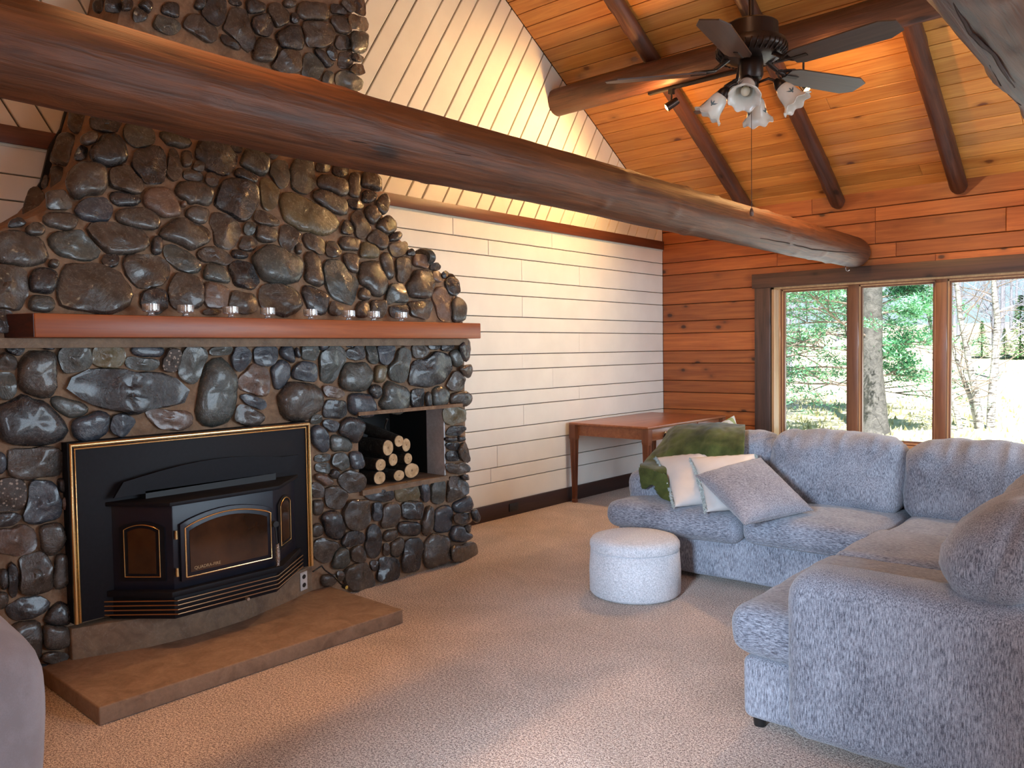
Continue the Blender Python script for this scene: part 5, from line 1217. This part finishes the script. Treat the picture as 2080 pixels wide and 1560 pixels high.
gr = MB().add(vs, fs).build('meadow', M_ground, smooth=True, kind='structure')
# grass tufts and leaf litter near the house
rg = random.Random(21); mb = MB()
for k in range(9000):
    y = YB+1.2+rg.random()**1.5*20; x = -y*1.02+rg.random()*y*1.15+1; z = ghn(x, y); h = rg.uniform(.05, .16); a = rg.random()*pi; w_ = .02+.0012*y
    d = Vector((cos(a), sin(a), 0))*w_; t = Vector((rg.uniform(-.06, .06), rg.uniform(-.06, .06), h)); b = Vector((x, y, z-.01))
    mb.add([b-d, b+d, b+t], ((0, 1, 2),))
tag(MB.build(mb, 'grass_tufts', M_grassb, kind='stuff'), 'dry grass and leaf litter on the ground outside the window', 'grass')
def branch(mb, p, d, L, r, depth, rg_, droop=.0, ends=None, seg=5):
    pts = [p]; rad = [r]; q = Vector(p); v = Vector(d).normalized(); n_ = 5
    for k in range(n_):
        v = (v+Vector((rg_.uniform(-.16, .16), rg_.uniform(-.16, .16), rg_.uniform(-.12, .12)-droop))).normalized(); q = q+v*L/n_; pts.append(q.copy()); rad.append(r*(1-(k+1)/n_*.75))
        if depth > 0 and k > 0:
            for _ in range(2 if depth > 1 else 1):
                s_ = Vector((rg_.uniform(-1, 1), rg_.uniform(-1, 1), rg_.uniform(-.5, .9)))
                branch(mb, q.copy(), (v*.7+s_*.8), L*rg_.uniform(.35, .55), r*.45, depth-1, rg_, droop, ends, 4)
        if ends is not None: ends.append((q.copy(), v.copy()))
    mb.tube(pts, rad, seg, False)
def needles(mb, pts, rg_, n, sz, spread):
    for (q, v) in pts:
        for k in range(n):
            c = q+Vector((rg_.gauss(0, spread), rg_.gauss(0, spread), rg_.gauss(0, spread*.45))); a = Vector((rg_.uniform(-1, 1), rg_.uniform(-1, 1), rg_.uniform(-.3, .7))).normalized(); b = a.cross(Vector((rg_.uniform(-1, 1), rg_.uniform(-1, 1), 1))).normalized()
            s_ = sz*rg_.uniform(.6, 1.3); mb.add([c-b*s_*.22, c+b*s_*.22, c+a*s_], ((0, 1, 2),))
# large pine outside the middle pane
pb = onz(1776, 884, GZ); rg = random.Random(4)
pine = empty('pine_tree', pb, label='large pine with a thick trunk outside the middle window pane', cat='tree', group=None)
pine.location = (0, 0, 0)
top = pb+Vector((-.25, .1, 11))
pts = [pb+Vector((0, 0, -.1)), pb+Vector((0, 0, .25)), pb.lerp(top, .12)+Vector((-.04, 0, 0)), pb.lerp(top, .3), top]
MB().tube(pts, [.33, .25, .21, .19, .05], 18, False).build('trunk', M_trunk, pine, smooth=True)
mbb = MB(); ends = []
for k in range(34):
    h = .95+k*.155 if k < 26 else 5+(k-26)*.7; right_ = k % 2
    az = (rg.uniform(-35, 35) if right_ else rg.uniform(145, 215)); L = .85 if right_ else 2.4
    if right_ and 1.75 < h < 2.15: continue
    a = radians(az)+YAW; b = pb.lerp(top, h/11)
    branch(mbb, b, Vector((cos(a), sin(a), .15)), L*rg.uniform(.8, 1.1), .028, 2, rg, .01, ends)
mbb.build('branches', M_twig, pine, smooth=True, kind='stuff')
mbn = MB(); needles(mbn, rg.sample(ends, min(len(ends), 1500)), rg, 24, .085, .11)
MB.build(mbn, 'foliage', M_needle, pine, kind='stuff')
# a second pine further left supplies the boughs in the left pane
rg = random.Random(9); pb2 = onz(1560, 850, GZ); p2 = empty('pine_tree', (0, 0, 0), label='spreading pine whose boughs fill the left window pane', cat='tree')
MB().tube([pb2, pb2+Vector((0, 0, 5)), pb2+Vector((.1, 0, 10))], [.25, .18, .05], 14, False).build('trunk', M_trunk, p2, smooth=True)
mbb = MB(); ends = []
for k in range(26):
    h = .9+k*.24; a = radians(rg.choice((20, -20, 0, 40, 60, 200, -45))+rg.uniform(-15, 15))+YAW; branch(mbb, pb2+Vector((0, 0, h)), Vector((cos(a), sin(a), .08)), 3.0, .032, 2, rg, .008, ends)
mbb.build('branches', M_twig, p2, smooth=True, kind='stuff')
mbn = MB(); needles(mbn, rg.sample(ends, min(len(ends), 1500)), rg, 24, .085, .11); MB.build(mbn, 'foliage', M_needle, p2, kind='stuff')
# birches: trunks measured along their length
def birch(path, Yd, r0, label, seed):
    root = empty('birch_tree', (0, 0, 0), label=label, cat='tree', group='pale birches outside the right pane'); rg_ = random.Random(seed)
    b = onz(path[0][0], path[0][1], GZ); n_ = Vector((W.x, W.y, 0)).normalized(); P = []
    for (x, y) in path:
        d = ray(x, y); t = (b-CAM).dot(n_)/d.dot(n_); P.append(CAM+d*t)
    P.append(P[-1]+(P[-1]-P[-2]).normalized()*3+Vector((0, 0, 2)))
    fine = []
    for a, c in zip(P[:-1], P[1:]): fine += [a.lerp(c, k/3) for k in range(3)]
    fine.append(P[-1]); fine[0] = fine[0]-Vector((0, 0, .1))
    rad = [r0*(1-.6*k/len(fine)) for k in range(len(fine))]
    MB().tube(fine, rad, 12, False).build('trunk', M_birch, root, smooth=True)
    mb = MB()
    for k in range(3, len(fine)-1):
        for _ in range(1):
            s_ = Vector((rg_.uniform(-1, 1), rg_.uniform(-1, 1), rg_.uniform(.1, .7))); branch(mb, fine[k], s_, rg_.uniform(.6, 1.4), .012, 1, rg_, 0, None, 4)
    mb.build('branches', M_twig, root, kind='stuff')
birch([(1993, 872), (1980, 790), (1968, 735), (1960, 690), (1950, 640), (1945, 590), (1940, 560)], 0, .075, 'birch with a kinked trunk, centre of the clump outside the right pane', 1)
birch([(1986, 870), (1972, 810), (1955, 765), (1940, 720), (1933, 685)], 0, .055, 'thin birch stem leaning left from the middle of the clump', 2)
birch([(1952, 875), (1942, 835), (1932, 800), (1915, 760)], 0, .060, 'short leaning birch at the left edge of the right pane', 3)
birch([(2012, 872), (2015, 800), (2022, 720), (2026, 650), (2020, 600), (2018, 560)], 0, .085, 'straight pale birch, rightmost of the clump', 4)
# young spruces in the meadow
def spruce(px, py, h, dist_z, label, seed):
    d = ray(px, py); t = 20.
    while (CAM+d*t).z > gh((CAM+d*t).x, (CAM+d*t).y) and t < 120: t += .5
    b = CAM+d*t; root = empty('young_spruce', (0, 0, 0), label=label, cat='tree', group='young spruces in the meadow'); rg_ = random.Random(seed); mb = MB()
    for k in range(1500):
        z = rg_.random()**1.3; r_ = (1-z)*h*.30*rg_.random()**.5; a = rg_.random()*2*pi; c = b+Vector((cos(a)*r_, sin(a)*r_, z*h+.1)); o_ = Vector((cos(a), sin(a), -.2)); s_ = h*.07; e = o_.cross(Vector((0, 0, 1)))*s_*.3
        mb.add([c-e, c+e, c+o_*s_], ((0, 1, 2),))
    MB.build(mb, 'foliage', M_needle2, root, kind='stuff'); MB().tube([b-Vector((0, 0, .1)), b+Vector((0, 0, h*.9))], [.06, .01], 6).build('trunk', M_trunk, root)
spruce(1994, 728, 1.9, 0, 'small spruce in the meadow between the birch trunks', 1)
spruce(2040, 722, 1.4, 0, 'faint little spruce right of the rightmost birch', 2)
spruce(2072, 730, 3.2, 0, 'rounder spruce at the right edge of the window view', 3)
# bare woods on the rise behind the meadow
rg = random.Random(17); protos = []
for k in range(5):
    r_ = random.Random(50+k); mb = MB(); L = r_.uniform(7, 10); pts = [Vector((0, 0, -.2)), Vector((r_.uniform(-.2, .2), 0, L*.5)), Vector((r_.uniform(-.4, .4), 0, L))]; tm = MB().tube(pts, [.13, .09, .02], 7, False).mesh('trunk', True)
    for j in range(16):
        h = r_.uniform(.15, .95); a = r_.uniform(0, 2*pi); branch(mb, pts[0].lerp(pts[2], h), Vector((cos(a), sin(a), r_.uniform(.2, .9))), r_.uniform(1.5, 3.0)*(1.2-h*.6), .035, 2, r_, 0, None, 3)
    protos.append((tm, mb.mesh('branches', fix=False)))
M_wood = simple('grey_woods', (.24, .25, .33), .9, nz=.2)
placed = []
for k in range(400):
    y = 36+rg.random()**1.2*55; x = -y*(1.0-rg.random()*1.1)+rg.uniform(-1, 1)
    if len(placed) >= 90 or any((x-a)**2+(y-b)**2 < 9.5 for a, b in placed): continue
    placed.append((x, y))
    tm, bmesh_ = protos[k % 5]
    r_ = empty('bare_tree', (x, y, gh(x, y)), rg.random()*6, 'leafless grey tree in the woods behind the meadow', 'tree', 'leafless trees behind the meadow'); r_.scale = (1, 1, 1)
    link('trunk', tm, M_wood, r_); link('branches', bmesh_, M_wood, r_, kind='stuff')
